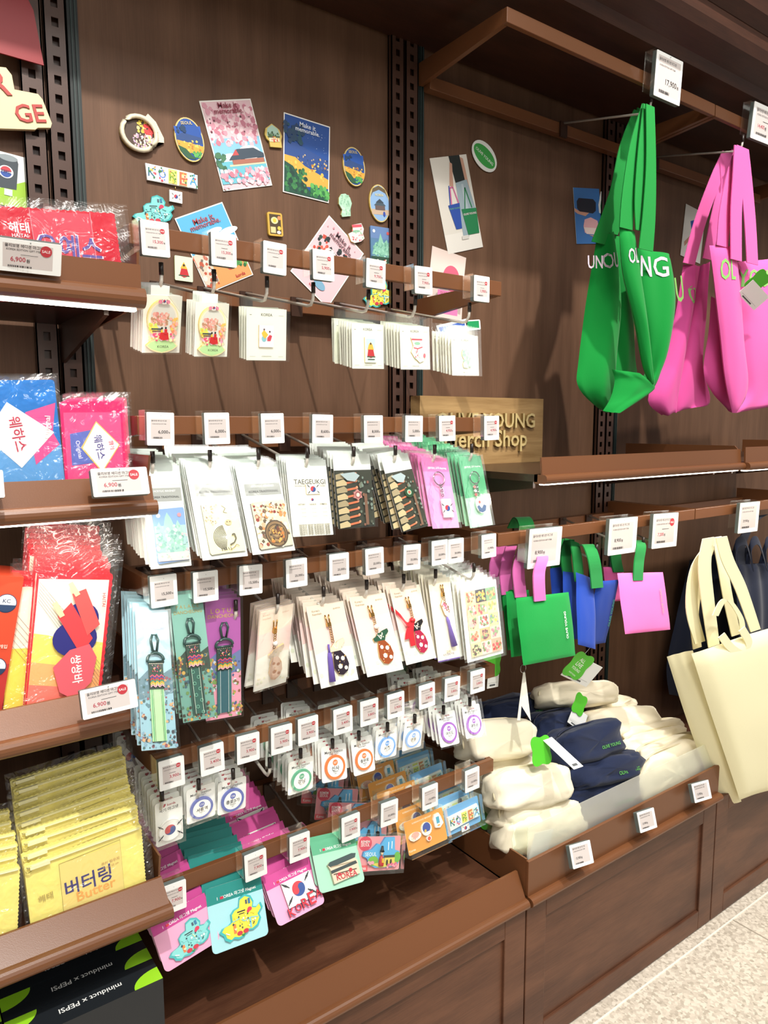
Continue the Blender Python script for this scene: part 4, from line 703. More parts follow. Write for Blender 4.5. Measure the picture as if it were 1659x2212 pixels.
# ================================================================ things stuck on the wall
def wframe(TL, TR, BL, y=D-.0012):
    a, b, c = at(*TL, y), at(*TR, y), at(*BL, y); wv = b-a; ww = wv.normalized(); n = V((0, 1, 0)); hv = ww.cross(n); hl = (c-a).dot(-hv)
    hv = -hv if hl > 0 else hv
    if (c-a).dot(hv) < 0: hv = -hv
    return a, wv.length, abs((c-a).dot(hv)), Matrix((tuple(ww), (0, 1, 0), tuple(-hv))).transposed().to_4x4()
def wall(name, cat, label, TL, TR, BL, shapes, base='f2efe8', th=.001, cname='print', parts=None, rnd=.0005, out=None, side=None, y=None):
    a, W, Hh, R = wframe(TL, TR, BL, (D-.0012 if y is None else y)-th); t = thing(name, label, cat, pose(a, R)); b = B()
    b.prism(ccw([(u*W, -v*Hh) for u, v in out]) if out else rrect(W, Hh, rnd), 0, th, M(base, .45), M(side, .35) if side else None)
    art(b, W, Hh, 0, list(shapes)); b.build(cname, t)
    if parts: parts(t, W, Hh)
    return t
MM = lambda c, u=.5, v=.1, s=.5, r=0: [('t', 'Make it', u, v, s*.66, c, r), ('t', 'memorable.', u, v+.064, s, c, r)]
PKS = ('e8b8c4', 'd898a8', 'f2d4d8', 'c47a8c')
wall('postcard', 'postcard', 'cherry blossom postcard with lakeside pavilion, reading Make it memorable', (430, 218), (541, 213), (483, 413),
     [('r', .02, .015, .98, .985, 'e6c2c8'), ('r', .02, .42, .98, .68, '86c0dc'), ('n', 1, 150, .04, .16, .96, .5, PKS, .05), ('n', 2, 40, .05, .04, .95, .2, PKS, .05), ('n', 9, 12, .05, .15, .95, .4, ('5a3038',), .02), ('e', .3, .66, .2, .1, 'eef2f4'), ('e', .7, .6, .22, .12, 'f2f0f0'),
      ('r', .02, .68, .98, .93, '6ab8c8'), ('r', .25, .72, .98, .74, 'd8c8a8'), ('p', [(.3, .64), (.46, .55), (.8, .55), (.98, .62), (.98, .66), (.26, .67)], '3c4a58'), ('p', [(.34, .62), (.44, .55), (.48, .62)], 'c05050'), ('r', .32, .67, .96, .72, 'a86a58'), ('n', 3, 14, .03, .6, .22, .76, ('4a7a5a', '3a6a50'), .05), ('n', 4, 90, .04, .78, .96, .97, PKS, .045)]+MM('8c2c40', .5, .06, .56))
wall('postcard', 'postcard', 'night fortress wall postcard in blue and gold, reading Make it memorable', (613, 242), (713, 274), (614, 415),
     [('r', .02, .015, .98, .985, '1c4a94'), ('p', [(.02, .36), (.3, .34), (.5, .38), (.98, .46), (.98, .62), (.02, .56)], '2c4c8c'), ('n', 1, 40, .3, .46, .97, .6, ('2a3c64', '4a5c88', 'c8b080'), .02), ('p', [(.02, .52), (.25, .52), (.45, .6), (.98, .7), (.98, .82), (.5, .86), (.2, .7), (.02, .62)], 'dca848'), ('n', 2, 26, .05, .54, .9, .74, ('f0c860', 'b87c34', 'e8b850'), .03),
      ('p', [(.02, .6), (.2, .64), (.4, .8), (.6, .93), (.98, .9), (.98, .985), (.02, .985)], '1e4c3c'), ('n', 3, 60, .05, .66, .5, .95, ('2a6a44', '3c8048', '1a3c34'), .045), ('n', 4, 40, .6, .82, .96, .97, ('4c9c50', '62b05a', '2c7040'), .05), ('n', 5, 30, .03, .1, .4, .34, ('163860', '1c3c5c', '1e4a5a'), .06), ('n', 6, 16, .5, .05, .95, .4, ('dfe8f4',), .006)]+MM('dfe6f0', .5, .09, .52))
wall('postcard', 'postcard', 'sky blue and orange market postcard crossing behind the tag rail', (377, 472), (480, 436), (443, 637),
     [('r', .02, .015, .98, .985, '5ab0dc'), ('e', .62, .3, .16, .05, 'eef4f6'), ('e', .88, .36, .2, .06, 'e8f0f4'), ('n', 1, 60, .04, .48, .96, .7, ('c86a4a', 'e8d8c0', 'd8583c', '8a4a3c', 'f0e0c8'), .06), ('r', .02, .68, .98, .985, 'dd9a5c'), ('p', [(.02, .5), (.3, .5), (.3, .9), (.02, .98)], 'd8c8b4'), ('n', 2, 26, .05, .55, .28, .95, ('b8563c', 'e8e0d4', '7a6a60'), .05), ('e', .62, .74, .08, .12, 'cf3c34'), ('e', .62, .68, .04, .04, '3c2c28'), ('n', 3, 22, .75, .55, .96, .84, ('4a8c4a', '6aa85a', '2c6c3c'), .05), ('t', 'korda', .75, .93, .2, 'b82c34')]+MM('b04a50', .5, .12, .62))
wall('postcard', 'postcard', 'pink tiger postcard set diamond wise behind the tag rail', (711, 465), (786, 548), (632, 590),
     [('r', .02, .015, .98, .985, 'e9c2c8'), ('n', 1, 50, .1, .25, .75, .5, ('2c3c38', 'c85040', '3a5048', 'e0604a', '2a2c30'), .05), ('e', .45, .4, .14, .1, 'efe4dc'), ('n', 2, 16, .36, .34, .54, .44, ('2a2c30', 'c85040'), .03)]+[('l', [(.2+.04*i, .5+.045*i), (.42+.03*i, .46+.05*i)], .05, '6c98b8' if i % 2 else '9abccc') for i in range(8)]+[('e', .6, .84, .14, .08, '7aa8c4'), ('n', 3, 10, .08, .08, .92, .2, ('d898a4',), .02), ('t', 'korda', .5, .93, .16, 'b82c34')]+MM('5a4048', .52, .12, .6))
def oval(seed, night):
    sh = [('e', .5, .5, .46, .46, 'd0b060')] if 0 else []
    if night: sh += [('r', .04, .2, .96, .36, '2a5ab0'), ('p', ell(.5, .5, .46, .47, 26), '2050a0'), ('p', [(.05, .42), (.3, .34), (.6, .4), (.94, .46), (.95, .6), (.05, .56)], '2c4a80'), ('p', [(.05, .5), (.4, .56), (.95, .66), (.9, .8), (.4, .8), (.06, .62)], 'dda540'), ('n', seed, 26, .1, .52, .85, .74, ('f0c860', 'b87c34'), .04), ('p', [(.06, .62), (.3, .7), (.5, .88), (.6, .95), (.3, .92), (.1, .75)], '2a5a3c'), ('n', seed+1, 22, .5, .78, .8, .9, ('4c9c50', '62b05a'), .05), ('n', seed+2, 12, .12, .2, .4, .34, ('1c3c5c', '163860'), .06), ('t', 'SEOUL', .5, .13, .4, 'd8c890')]
    else: sh += [('p', ell(.5, .5, .46, .47, 26), '8fb4dc'), ('p', [(.06, .36), (.2, .12), (.5, .03), (.8, .12), (.94, .36), (.8, .22), (.5, .14), (.2, .22)], '6a5a40'), ('r', .08, .66, .92, .8, 'c8b098'), ('p', [(.2, .56), (.5, .4), (.8, .56)], '4a5a66'), ('r', .26, .56, .74, .68, '6a5a58'), ('p', [(.3, .48), (.5, .38), (.7, .48)], '3c4854'), ('e', .68, .78, .06, .1, '3a50a8'), ('t', 'KOREA', .5, .28, .4, 'e8d890')]
    return sh
for TL, TR, BL, ng, lab in (((368, 252), (430, 254), (369, 350), 1, 'large oval magnet of Seoul at night, beside the blossom postcard'), ((737, 315), (784, 320), (738, 400), 1, 'small oval magnet of Seoul at night, right of the blue postcard'), ((795, 396), (839, 401), (796, 478), 0, 'oval magnet with pale blue sky and palace gate by the upright')):
    wall('oval_magnet', 'magnet', lab, TL, TR, BL, oval(TL[0], ng), 'd9c27e', .004, 'enamel_face', out=ell(.5, .5, .5, .5, 30), side='c8a850')
def wreath(t, W, Hh):
    b = B(); m = M('e6dcc0', .3, 'gloss'); b.tube([(W*(.44+.38*math.cos(a*.2618)), -.004, -Hh*.5+Hh*.42*math.sin(a*.2618)) for a in range(25)], .004, m, 8, False); b.build('ring', t)
wall('wreath_magnet', 'magnet', 'round shaker magnet with dancers and green ribbon, at upper left of wall', (246, 244), (342, 246), (246, 334), [('e', .44, .5, .36, .36, '4a372a'), ('n', 1, 90, .3, .5, .72, .85, ('e8c4c0', 'c88a90', 'b89ab8', 'd8c8a0', 'f0e8e0'), .025), ('n', 2, 30, .45, .15, .75, .45, ('e8d050', 'f0e090', 'd8b040'), .04), ('n', 3, 16, .6, .3, .78, .55, ('c8282c', 'd84040'), .045), ('n', 4, 26, .62, .55, .85, .8, ('e8b8c0', 'f0e4c0', 'c8d870'), .035)], 'e6dcc0', .003, 'picture', wreath,
     out=ell(.44, .5, .42, .44, 24, 60, 360)[:-1]+[(.66, .1), (.76, .0), (.9, .2), (1.0, .6), (.98, .72), (.84, .7), (.7, .86)], side='c9b050')
wall('snow_globe_magnet', 'magnet', 'small gilt snow globe magnet between the two upright postcards', (568, 266), (605, 268), (570, 319), [('p', [(.1, .5), (.2, .2), (.5, .05), (.8, .2), (.9, .5)], 'a8c8b8'), ('r', .15, .5, .85, .58, '4a5a40'), ('n', 1, 20, .2, .35, .8, .5, ('5a7a4a', '3c5a3c'), .06), ('r', .2, .58, .8, .74, 'd8d0b0'), ('n', 2, 12, .35, .5, .7, .74, ('c84030', 'e0b040'), .05)], 'cdb25c', .004, 'enamel_face', out=[(.0, .45), (.1, .2), (.35, .08), (.5, 0), (.68, .1), (.9, .24), (1, .5), (.9, .68), (.88, .98), (.2, .95), (.2, .72), (.06, .62)])
wall('vase_magnet', 'magnet', 'pale green celadon vase magnet below the small night oval', (728, 417), (758, 419), (730, 468), [('n', 1, 40, .2, .1, .8, .9, ('a2d0b0', 'c8e6d0', '90c0a0'), .08)], 'b4dcc0', .004, 'enamel_face', out=[(.1, .2), (.3, .03), (.6, 0), (.9, .15), (1, .4), (.85, .65), (.82, .95), (.2, 1), (.14, .9), (.25, .7), (.05, .45)], side='c8b870')
wall('tray_magnet', 'magnet', 'gilt tray shaped magnet with lotus, hanging alone over the tag rail', (577, 457), (609, 461), (579, 508), [('r', .12, .08, .88, .92, '4a3a24'), ('e', .46, .34, .24, .2, 'd8d8a0'), ('e', .46, .34, .12, .12, 'e8c040'), ('e', .78, .22, .12, .12, 'e08a5a'), ('r', .16, .62, .5, .88, 'd8c890'), ('e', .74, .66, .12, .12, 'e0c050'), ('e', .7, .84, .14, .1, 'e8d8d4')], 'd0a848', .005, 'enamel_face', rnd=.004)
wall('sock_magnet', 'magnet', 'small white and red padded sock magnet on the tiger postcard', (749, 484), (784, 482), (752, 526), [('r', .3, .05, .9, .2, 'd85a68'), ('e', .5, .4, .25, .06, '8fc0a2'), ('n', 1, 20, .15, .3, .85, .9, ('e89aa0', 'd85a68', 'a8ceb0'), .05)], 'f2e6e0', .004, 'enamel_face', out=[(.35, .05), (.9, 0), (1, .3), (.9, .55), (.95, .8), (.7, .95), (.3, 1), (.1, .9), (.0, .5), (.3, .4)], side='d8b85a', y=D-.003)
wall('mountain_magnet', 'magnet', 'rectangular magnet of jagged green peaks under a blue sky', (800, 487), (846, 494), (802, 574), [('r', .0, .0, 1, .3, '6a88b8'), ('p', [(.05, .7), (.2, .4), (.3, .5), (.45, .16), (.6, .4), (.75, .3), (.95, .7)], '8cc4ac'), ('n', 1, 70, .12, .4, .88, .75, ('7ab49c', 'a0d4bc', '68a48c'), .05), ('e', .15, .12, .06, .06, 'e8ecf0'), ('e', .8, .14, .06, .06, 'd05a5a'), ('r', 0, .75, 1, 1, '2c4c3c'), ('n', 2, 16, .1, .82, .9, .96, ('e8e0d0', 'c84a44', 'b0c8b0'), .05)], '5c84a8', .004, 'acrylic_face', rnd=.003)
wall('throne_magnet', 'magnet', 'small pale green magnet of a seated king below the rail', (377, 551), (416, 557), (373, 604), [('r', .1, .08, .9, .9, 'cfe2c8'), ('p', [(.3, .5), (.5, .22), (.7, .5)], 'e2b23c'), ('p', [(.25, .78), (.35, .5), (.68, .5), (.78, .78), (.5, .86)], 'c0262e'), ('r', .2, .76, .8, .8, '35543c'), ('e', .5, .36, .06, .06, '2c2420')], 'd4e2c8', .004, 'enamel_face', side='b8b070', rnd=.002)
def wmap(fl, ed):
    def f(t, W, Hh): mp(0, 0, 1, 1, fl, ed, .004)(t, W, Hh, -.0002)
    return f
def mapthing(label, TL, TR, BL, fl, ed):
    a, W, Hh, R = wframe(TL, TR, BL, D-.0012); t = thing('map_magnet', label, 'magnet', pose(a, R)); wmap(fl, ed)(t, W, Hh)
mapthing('turquoise map shaped magnet on the wall above the first tag', (276, 420), (371, 424), (276, 486), '7fd0cc', '4ab0b0')
mapthing('yellow map shaped magnet peeking below the fifth tag', (780, 600), (846, 604), (781, 664), 'e6dc54', '49b0b0')
a, W_, H_, R_ = wframe((312, 352), (432, 380), (310, 388), D-.0012); t = thing('word_magnet', 'word magnet KOREA with dangling flag on the wall at left', 'magnet', pose(a, R_)); letters(t, W_, H_, .03, .185, .02, .98)
part(t, 'flag_tag', rr01(.42, 1.3, .65, 2.0), W_, H_, -.0002, .004, 'f2f0ea', tg(.535, 1.65, .035, W_/H_), 'd8d4c8'); B().tube([(.53*W_, -.002, -.95*H_), (.54*W_, -.002, -1.32*H_)], .0007, GOLD, 5).build('link', t)
# posters, right part of the wall
wall('poster', 'poster', 'tall poster of a person holding blue and green shop bags', (928, 342), (1007, 333), (965, 550),
     [('r', 0, 0, 1, 1, 'e3ddd2'), ('r', 0, .8, 1, 1, 'ece7de'), ('p', [(.5, 0), (.8, 0), (.86, .26), (.56, .28)], '1e2422'), ('p', [(.38, .3), (.5, .06), (.56, .08), (.48, .32)], 'c89a84'), ('p', [(.8, .02), (.88, .04), (.92, .36), (.84, .36)], 'c89a84'), ('p', [(.56, .28), (.88, .26), (1.0, .62), (.7, .66), (.66, .86), (.5, .84)], '9aacb4'), ('p', [(.7, .3), (.76, .3), (.8, .8), (.7, .82)], 'aebcc2'),
      ('l', [(.34, .5), (.38, .32), (.46, .32), (.54, .5)], .03, 'd06a9a'), ('l', [(.3, .5), (.36, .3)], .025, '2c50a8'), ('p', [(.24, .5), (.56, .49), (.5, .76), (.34, .76)], '2a4ea4'), ('t', 'OLIVE YOUNG', .4, .54, .28, '6ab06a'), ('l', [(.68, .56), (.78, .34), (.88, .56)], .025, '1e7a48'), ('p', [(.58, .56), (1.0, .57), (.96, .84), (.64, .84)], '1c7a48'), ('t', 'OLIVE YOUNG', .79, .62, .36, 'f0d0dc'), ('r', .45, .84, .64, .88, 'd8d4cc')])
wall('oval_sticker', 'sticker', 'green oval sticker reading OLIVE YOUNG on the poster corner', (1030, 293), (1078, 343), (1003, 320), [('p', ell(.5, .5, .46, .42, 28), '3fa54c'), ('t', 'OLIVE YOUNG', .5, .5, .76, 'f0f6ee')], 'f2f4ee', .0012, 'sticker', out=ell(.5, .5, .52, .62, 30), y=D-.003)
wall('poster', 'poster', 'pale pink poster with a pink cap, behind the rail', (934, 531), (1007, 557), (925, 660), [('r', 0, 0, 1, 1, 'ead6cc'), ('e', .62, .42, .24, .26, 'd8627c'), ('p', [(.4, .5), (.9, .5), (.96, .6), (.7, .66), (.4, .62)], 'd05a76'), ('r', .2, .56, .3, .66, 'e8a8b8')], 'ead6cc')
wall('poster', 'poster', 'pink poster with a pink pouch print, below the rail end', (932, 612), (1000, 626), (925, 682), [('r', 0, 0, 1, 1, 'e8ccc4'), ('r', .2, .14, .85, .86, 'e078ac'), ('t', 'OLIVE YOUNG', .55, .22, .55, '8a5a48')], 'e8ccc4')
wall('letter_sticker', 'sticker', 'blue sticker with white edge behind the green vase card', (942, 700), (1008, 688), (952, 768), [('p', [(.06, .12), (.92, .08), (.9, .3), (.5, .36), (.3, .95), (.16, .9)], '2858b8')], 'f0f2f2', .0012, 'sticker', out=[(0, .05), (1, 0), (1, .35), (.6, .45), (.36, 1), (.1, 1)])
wall('letter_sticker', 'sticker', 'small green sticker with white edge right of the last pin card', (1006, 692), (1037, 690), (1008, 714), [('r', .08, .12, .9, .84, '1f9a5c')], 'f0f2f2', .0012, 'sticker', rnd=.004)
wall('poster', 'poster', 'blue poster of a navy pouch and pink cap held in hands', (1238, 405), (1294, 408), (1243, 527), [('r', 0, 0, 1, 1, '3c78bc'), ('p', [(.1, .24), (.18, .18), (.74, .19), (.84, .25), (.82, .4), (.7, .45), (.2, .43), (.1, .36)], '1c2230'), ('p', [(0, .36), (.2, .42), (.55, .44), (.4, .5), (.1, .46), (0, .42)], 'd8a48c'), ('p', [(.3, .68), (.36, .56), (.6, .52), (.86, .58), (.9, .7), (.86, .82), (.34, .8)], 'e8b4b8'), ('p', [(.3, .7), (.88, .72), (.86, .84), (.4, .82)], 'f0dcd4'), ('p', [(.5, .84), (.9, .86), (.8, .9)], 'd8a48c')])
wall('letter_sticker', 'sticker', 'green sticker with white edge half hidden by green bag straps', (1290, 414), (1330, 412), (1288, 476), [('p', [(.24, .1), (.9, .1), (.9, .9), (.6, .9), (.1, .7), (.1, .5)], '1c8a4c')], 'eef2ee', .0012, 'sticker', out=[(.2, 0), (1, 0), (1, 1), (.6, 1), (0, .74), (0, .46)])
wall('poster', 'poster', 'white poster with a blue item held out, behind pink straps', (1482, 440), (1524, 462), (1463, 548), [('p', [(.3, .28), (.62, .18), (.72, .4), (.42, .48)], '2850a8'), ('p', [(.1, .72), (.56, .42), (.62, .46), (.14, .8)], 'b88a74')], 'd9d7d0')
# left top signs
a = V((0, 0, 0))
wall('red_pennant', 'banner', 'red felt pennant corner hanging at the top left edge', (-60, -30), (54, -30), (-60, 150), [], '8c0e18', .003, 'felt', out=[(0, 0), (.93, 0), (1, .3), (.82, 1), (0, .8)], y=1.27)
def gef(t, W, Hh):
    b = B(); text3d(b, 'GE', .68*W, -.73*Hh, .47*W, 0, .002, M('b23a34', .5), M('8a2a26', .5)); text3d(b, 'R', .33*W, -.27*Hh, .3*W, 0, .002, M('b23a34', .5), M('8a2a26', .5)); b.build('lettering', t)['label'] = 'red block letters'
wall('letter_board', 'sign', 'cream wooden letter board with red letters GE at left edge', (-60, 138), (80, 145), (-60, 282), [], 'ecd3a4', .008, 'board', gef, out=[(0, 0), (.5, .03), (.56, .14), (.54, .36), (.9, .42), (.95, .5), (1, .88), (.96, .95), (.75, .95), (.7, .98), (0, .96)], y=1.28)
wall('drink_poster', 'poster', 'white and lime green drink poster above the red packets', (-50, 313), (97, 352), (-50, 430), [('r', 0, 0, 1, 1, 'e8ebe6'), ('p', [(0, 1), (0, .9), (1, .28), (1, 1)], '9cc830'), ('p', [(.3, .05), (.58, .08), (.6, .16), (.58, .66), (.3, .68)], '39434a'), ('e', .45, .09, .14, .05, '8a9498'), ('e', .42, .36, .11, .1, 'f0f2f2'), ('o', .42, .36, 0, .085, 10, 170, 'c03440'), ('o', .42, .36, 0, .085, 190, 350, '2850a0'), ('t', 'PEPSI', .42, .36, .14, '1c2c50'), ('l', [(.46, .68), (.46, .8)], .12, 'd4dcdc')], 'e8ebe6')
# ================================================================ snack pouches on the left shelves
CL = {}
def cl(c, r=.75): return M(c, r, 'cloth')
def satin(name, c):
    if name in _M: return _M[name]
    m, nt, b = nodes(name); b.inputs['Base Color'].default_value = lin(c); b.inputs['Roughness'].default_value = .32; bump(nt, b, 26, .35, .01, 3); _M[name] = m; return m
def pouch(label, TL, TR, BL, y, col, shapes, n, dv, beh, th=.006, teeth=True, grp=None, wrap=(.05, .14, .1, .0), y2=None, extra=None, cat='pouch', topc=None):
    a, W, Hh, R = wframe(TL, TR, BL, y); mw = pose(a, R); t = thing('snack_pouch', label, cat, mw)
    b = B(); o = [(0, -Hh)]
    if teeth:
        k = 16; o = [(0, -Hh), (W, -Hh)]+[(W+(.0012 if i % 2 else 0), -Hh+Hh*i/40) for i in range(1, 40)]+[(W-W*i/44, (.0014 if i % 2 else 0)) for i in range(0, 45)]
    else: o = rrect(W, Hh, .004)
    m = satin('satin_'+col, col); b.prism(ccw(o), 0, th, m); art(b, W, Hh, 0, shapes, .0002); b.build('bag_body', t)
    l, tp, r, bt = wrap
    b = B(); nu, nv = 22, 18; vs_ = []
    for j in range(nv+1):
        for i in range(nu+1):
            u = -l+(1+l+r)*i/nu; v = -tp+(1+tp+bt)*j/nv; q = noise.noise(V((u*6, v*6, TL[0]*.1)))*.003
            vs_.append((u*W, -.001-abs(q)*.7, -v*Hh))
    b.add(vs_, [(j*(nu+1)+i, (j+1)*(nu+1)+i, (j+1)*(nu+1)+i+1, j*(nu+1)+i+1) for j in range(nv) for i in range(nu)], CRK, True); b.build('cellophane', t)
    if extra: extra(t, W, Hh)
    rr = random.Random(7)
    for i in range(1, n+1):
        pv = Matrix.Translation((W/2, 0, -Hh)); rot = Matrix.Rotation(rr.uniform(-.035, .035), 4, 'Y')@Matrix.Rotation(rr.uniform(-.004, .004), 4, 'X')
        dup(t, Matrix.Translation(V(dv)*i)@mw@pv@rot@pv.inverted(), beh, grp or 'pouches behind '+label.split(',')[0])
    return t
pouch('wrapped crimson packet lettered in Korean, on the top left shelf', (-95, 440), (246, 462), (-95, 640), 1.0, 'c01830', [('r', .43, .02, .83, 1, 'c8384e'), ('t', '해태', .35, .22, .13, 'f4e4e6'), ('t', 'HAITAI', .35, .31, .1, 'f4e4e6'), ('t', '오예스', .66, .42, .45, 'e8e0ec', -.05, 1.1), ('t', '오예스', .66, .42, .43, '5a4a94', -.05, 1.1), ('r', .43, .0, .433, 1, 'e89aa8'), ('r', .827, 0, .83, 1, 'e89aa8')], 7, (.0015, .013, .0012), 'crimson packet edge in the row behind the front crimson packet', wrap=(.02, .12, .1, 0))
DI = lambda c, e: [('p', [(.5, .18), (.94, .5), (.52, .86), (.08, .5)], e), ('p', [(.5, .2), (.91, .5), (.52, .84), (.11, .5)], c)]
pouch('blue pouch reading wafer in Korean turned sideways, left on shelf', (-45, 822), (117, 820), (-42, 1060), .985, '1f74c0', [('r', 0, .62, 1, 1, '5a9ad0'), ('p', [(.55, .3), (.98, .22), (.9, .5), (.98, .62), (.62, .8)], 'd84a8c')]+[('p', [(.32, .2), (.92, .5), (.42, .82), (-.02, .5)], 'f0ece4'), ('t', '웨하스', .42, .5, .52, 'b02c4c', -1.45), ('t', '우유', .12, .5, .2, '3a5aa0', -1.45), ('t', 'Original', .84, .45, .34, 'f4e8f0', 1.45)], 6, (.0012, .012, -.0008), 'blue pouch edge behind the front blue pouch', teeth=False, wrap=(.02, .06, .06, 0))
pouch('hot pink pouch reading wafer in Korean, right on shelf', (129, 868), (263, 868), (140, 1060), .982, 'e81c68', [('r', .04, .12, .96, .95, 'ee4a84'), ('p', [(.12, .36), (.46, .32), (.5, .7), (.12, .72)], '5a6ab8'), ('t', 'Original', .24, .54, .3, 'e8e4f4', -1.45), ('p', [(.55, .22), (.92, .5), (.6, .82), (.28, .52)], 'e8c070'), ('p', [(.55, .24), (.9, .5), (.6, .8), (.31, .52)], 'f6ece6'), ('t', '웨하스', .58, .52, .42, '4a4a90', -1.45), ('t', '딸기', .78, .5, .14, 'd84a6a', -1.45), ('t', '해태', .86, .14, .1, 'f8e0ea', 1.57)], 7, (.0042, .011, .0012), 'hot pink pouch edge stacked behind the front pink pouch', teeth=False, wrap=(.02, .07, .08, 0))
def kc(t, W, Hh): pass
def redbox():
    a, W, Hh, R = wframe((-70, 1238), (52, 1247), (-70, 1590), 1.0); d = .09
    t = thing('red_gift_box', 'red gradient gift box with round KC marks at left edge', 'box', pose(a, R)); b = B(); b.box(0, W, 0, d, -Hh, 0, M('cf4a30', .3)); art(b, W, Hh, 0, [('r', 0, .55, 1, 1, 'b8302c')]+[z for v in (.17, .57) for z in (('e', .76, v, .19, .19, '243a5c'), ('e', .76, v, .175, .175, 'f2f2f0'), ('t', 'KC', .76, v-.015, .14, '243a5c'), ('p', ell(.76, v, .175, .175*W/Hh, 20, 190, 350), '243a5c'))]+[('t', '2가지맛 x 28개입', .6, .44, .6, 'f0d8c8')])
    b.build('carton', t)
redbox()
def bars(t, W, Hh): pass
ICE = [('r', .02, .04, .96, .98, 'f2ecd8'), ('p', [(.02, .42), (.96, .5), (.96, .98), (.02, .98)], 'eedc6a'), ('p', [(.02, .62), (.96, .7), (.96, .98), (.02, .98)], 'f0b070'), ('p', [(.02, .78), (.96, .84), (.96, .98), (.02, .98)], 'ee7a6a')]+[('l', [(.03, .06+.022*i), (.62, .4+.03*i)], .004, '3a3040') for i in range(7)]+[('l', [(.7, .5+.028*i), (.95, .66+.03*i)], .004, '3a3040') for i in range(7)]+[('e', .62, .32, .24, .24, '2c2c7a'), ('e', .56, .46, .3, .26, '2c2c7a'), ('e', .45, .3, .0, .0, '2c2c7a'),
       ('p', [(.3, .3), (.46, .2), (.8, .46), (.66, .58)], 'd8444a'), ('p', [(.46, .14), (.64, .1), (.88, .36), (.72, .44)], 'e05a58'), ('l', [(.24, .2), (.36, .3)], .07, 'eed8a8'), ('l', [(.42, .06), (.54, .15)], .07, 'eed8a8'), ('p', [(.3, .66), (.5, .54), (.76, .5), (.88, .6), (.84, .78), (.62, .9), (.42, .84)], 'e0606c'), ('t', '쌍쌍바', .62, .68, .42, 'f8eeec', -1.4), ('t', '해태', .38, .92, .12, 'c83444', 1.57), ('t', 'HAITAI', .9, .18, .2, 'c83444', -1.5)]
pouch('wrapped ice bar pouch with red popsicles printed on yellow, third shelf', (82, 1238), (243, 1241), (78, 1545), .996, 'd82434', ICE, 9, (.001, .011, .006), 'wrapped red edged ice bar pouch queued behind the front one', wrap=(.04, .18, .13, 0))
pouch('wrapped ice bar pouch partly hidden behind the red box', (28, 1256), (85, 1256), (26, 1545), 1.01, 'd82434', [('r', .02, .04, .96, .98, 'f2ecd8'), ('r', .02, .5, .96, .98, 'eedc5a')]+[('l', [(.03, .2+.05*i), (.95, .4+.05*i)], .01, '3a3040') for i in range(6)], 2, (.001, .014, .004), 'ice bar pouch edge beside the red box', wrap=(.02, .1, .02, 0))
def zipp(t, W, Hh):
    b = B(); b.box(.02*W, .98*W, -.0025, .006, -.035*Hh, -.004*Hh, M('efe6a0', .6)); b.box(.02*W, .98*W, -.0035, -.002, -.024*Hh, -.014*Hh, M('f6f0c4', .5)); b.build('zipper', t)
    b = B(); b.box(.04*W, .2*W, -.006, -.003, -.045*Hh, -.0*Hh, M('f3eebc', .5)); b.tube([(.03*W+.004*math.cos(a), -.005, -.03*Hh+.004*math.sin(a)) for a in [i*.7854 for i in range(9)]], .001, M('e8dc80', .4), 5, False); b.build('zip_pull', t)
BT = [('r', .0, .0, 1, .03, 'f6ee9c'), ('r', .27, .13, .272, 1, '8a8248'), ('r', .80, .08, .802, 1, '8a8248'), ('l', [(.27, .13), (.8, .09)], .004, '8a8248'), ('r', .272, .13, .8, 1, 'ecd884'), ('t', '버터링', .5, .5, .4, '44427c', .04, 1.15), ('t', 'Butter', .56, .66, .34, 'eeb060', .04), ('t', '해태', .14, .5, .12, 'b8a860', .04), ('t', '쿠키 파우치', .7, .34, .16, 'c8a870', .04), ('t', '32.5 x 22 cm', .7, .4, .14, 'c8a870', .04)]
pouch('wrapped yellow zip pouch lettered in Korean and Butter, lowest shelf', (52, 1873), (304, 1783), (78, 2025), .998, 'f4e784', BT, 8, (.0005, .011, .0105), 'wrapped yellow zip pouch rising behind the front yellow pouch', wrap=(.04, .12, .08, 0), extra=zipp)
pouch('wrapped yellow zip pouch at the left edge of lowest shelf', (-120, 1912), (42, 1872), (-100, 2080), .998, 'f4e784', [('r', .0, .0, 1, .03, 'f6ee9c'), ('r', .72, .2, .725, 1, '8a8248')], 5, (.0005, .011, .0105), 'wrapped yellow pouch behind the one at left edge', wrap=(.04, .12, .06, 0), extra=zipp)
t = thing('bookend', 'grey metal bookend frame left of the yellow pouches', 'bookend', at(76, 1765, 1.06)); b = B(); q = at(76, 1765, 1.06)
b.tube([V((0, 0, 0)), V((0, .0, -.12))], .0025, M('8a8c8e', .3, 'metal')).tube([V((0, 0, 0)), V((.03, .01, .008))], .0025, M('8a8c8e', .3, 'metal')).tube([V((.004, .05, .02)), V((.05, .06, .03))], .0025, M('8a8c8e', .3, 'metal')).tube([V((.004, .05, .02)), V((0, 0, 0))], .0025, M('8a8c8e', .3, 'metal')); b.build('wire_frame', t)
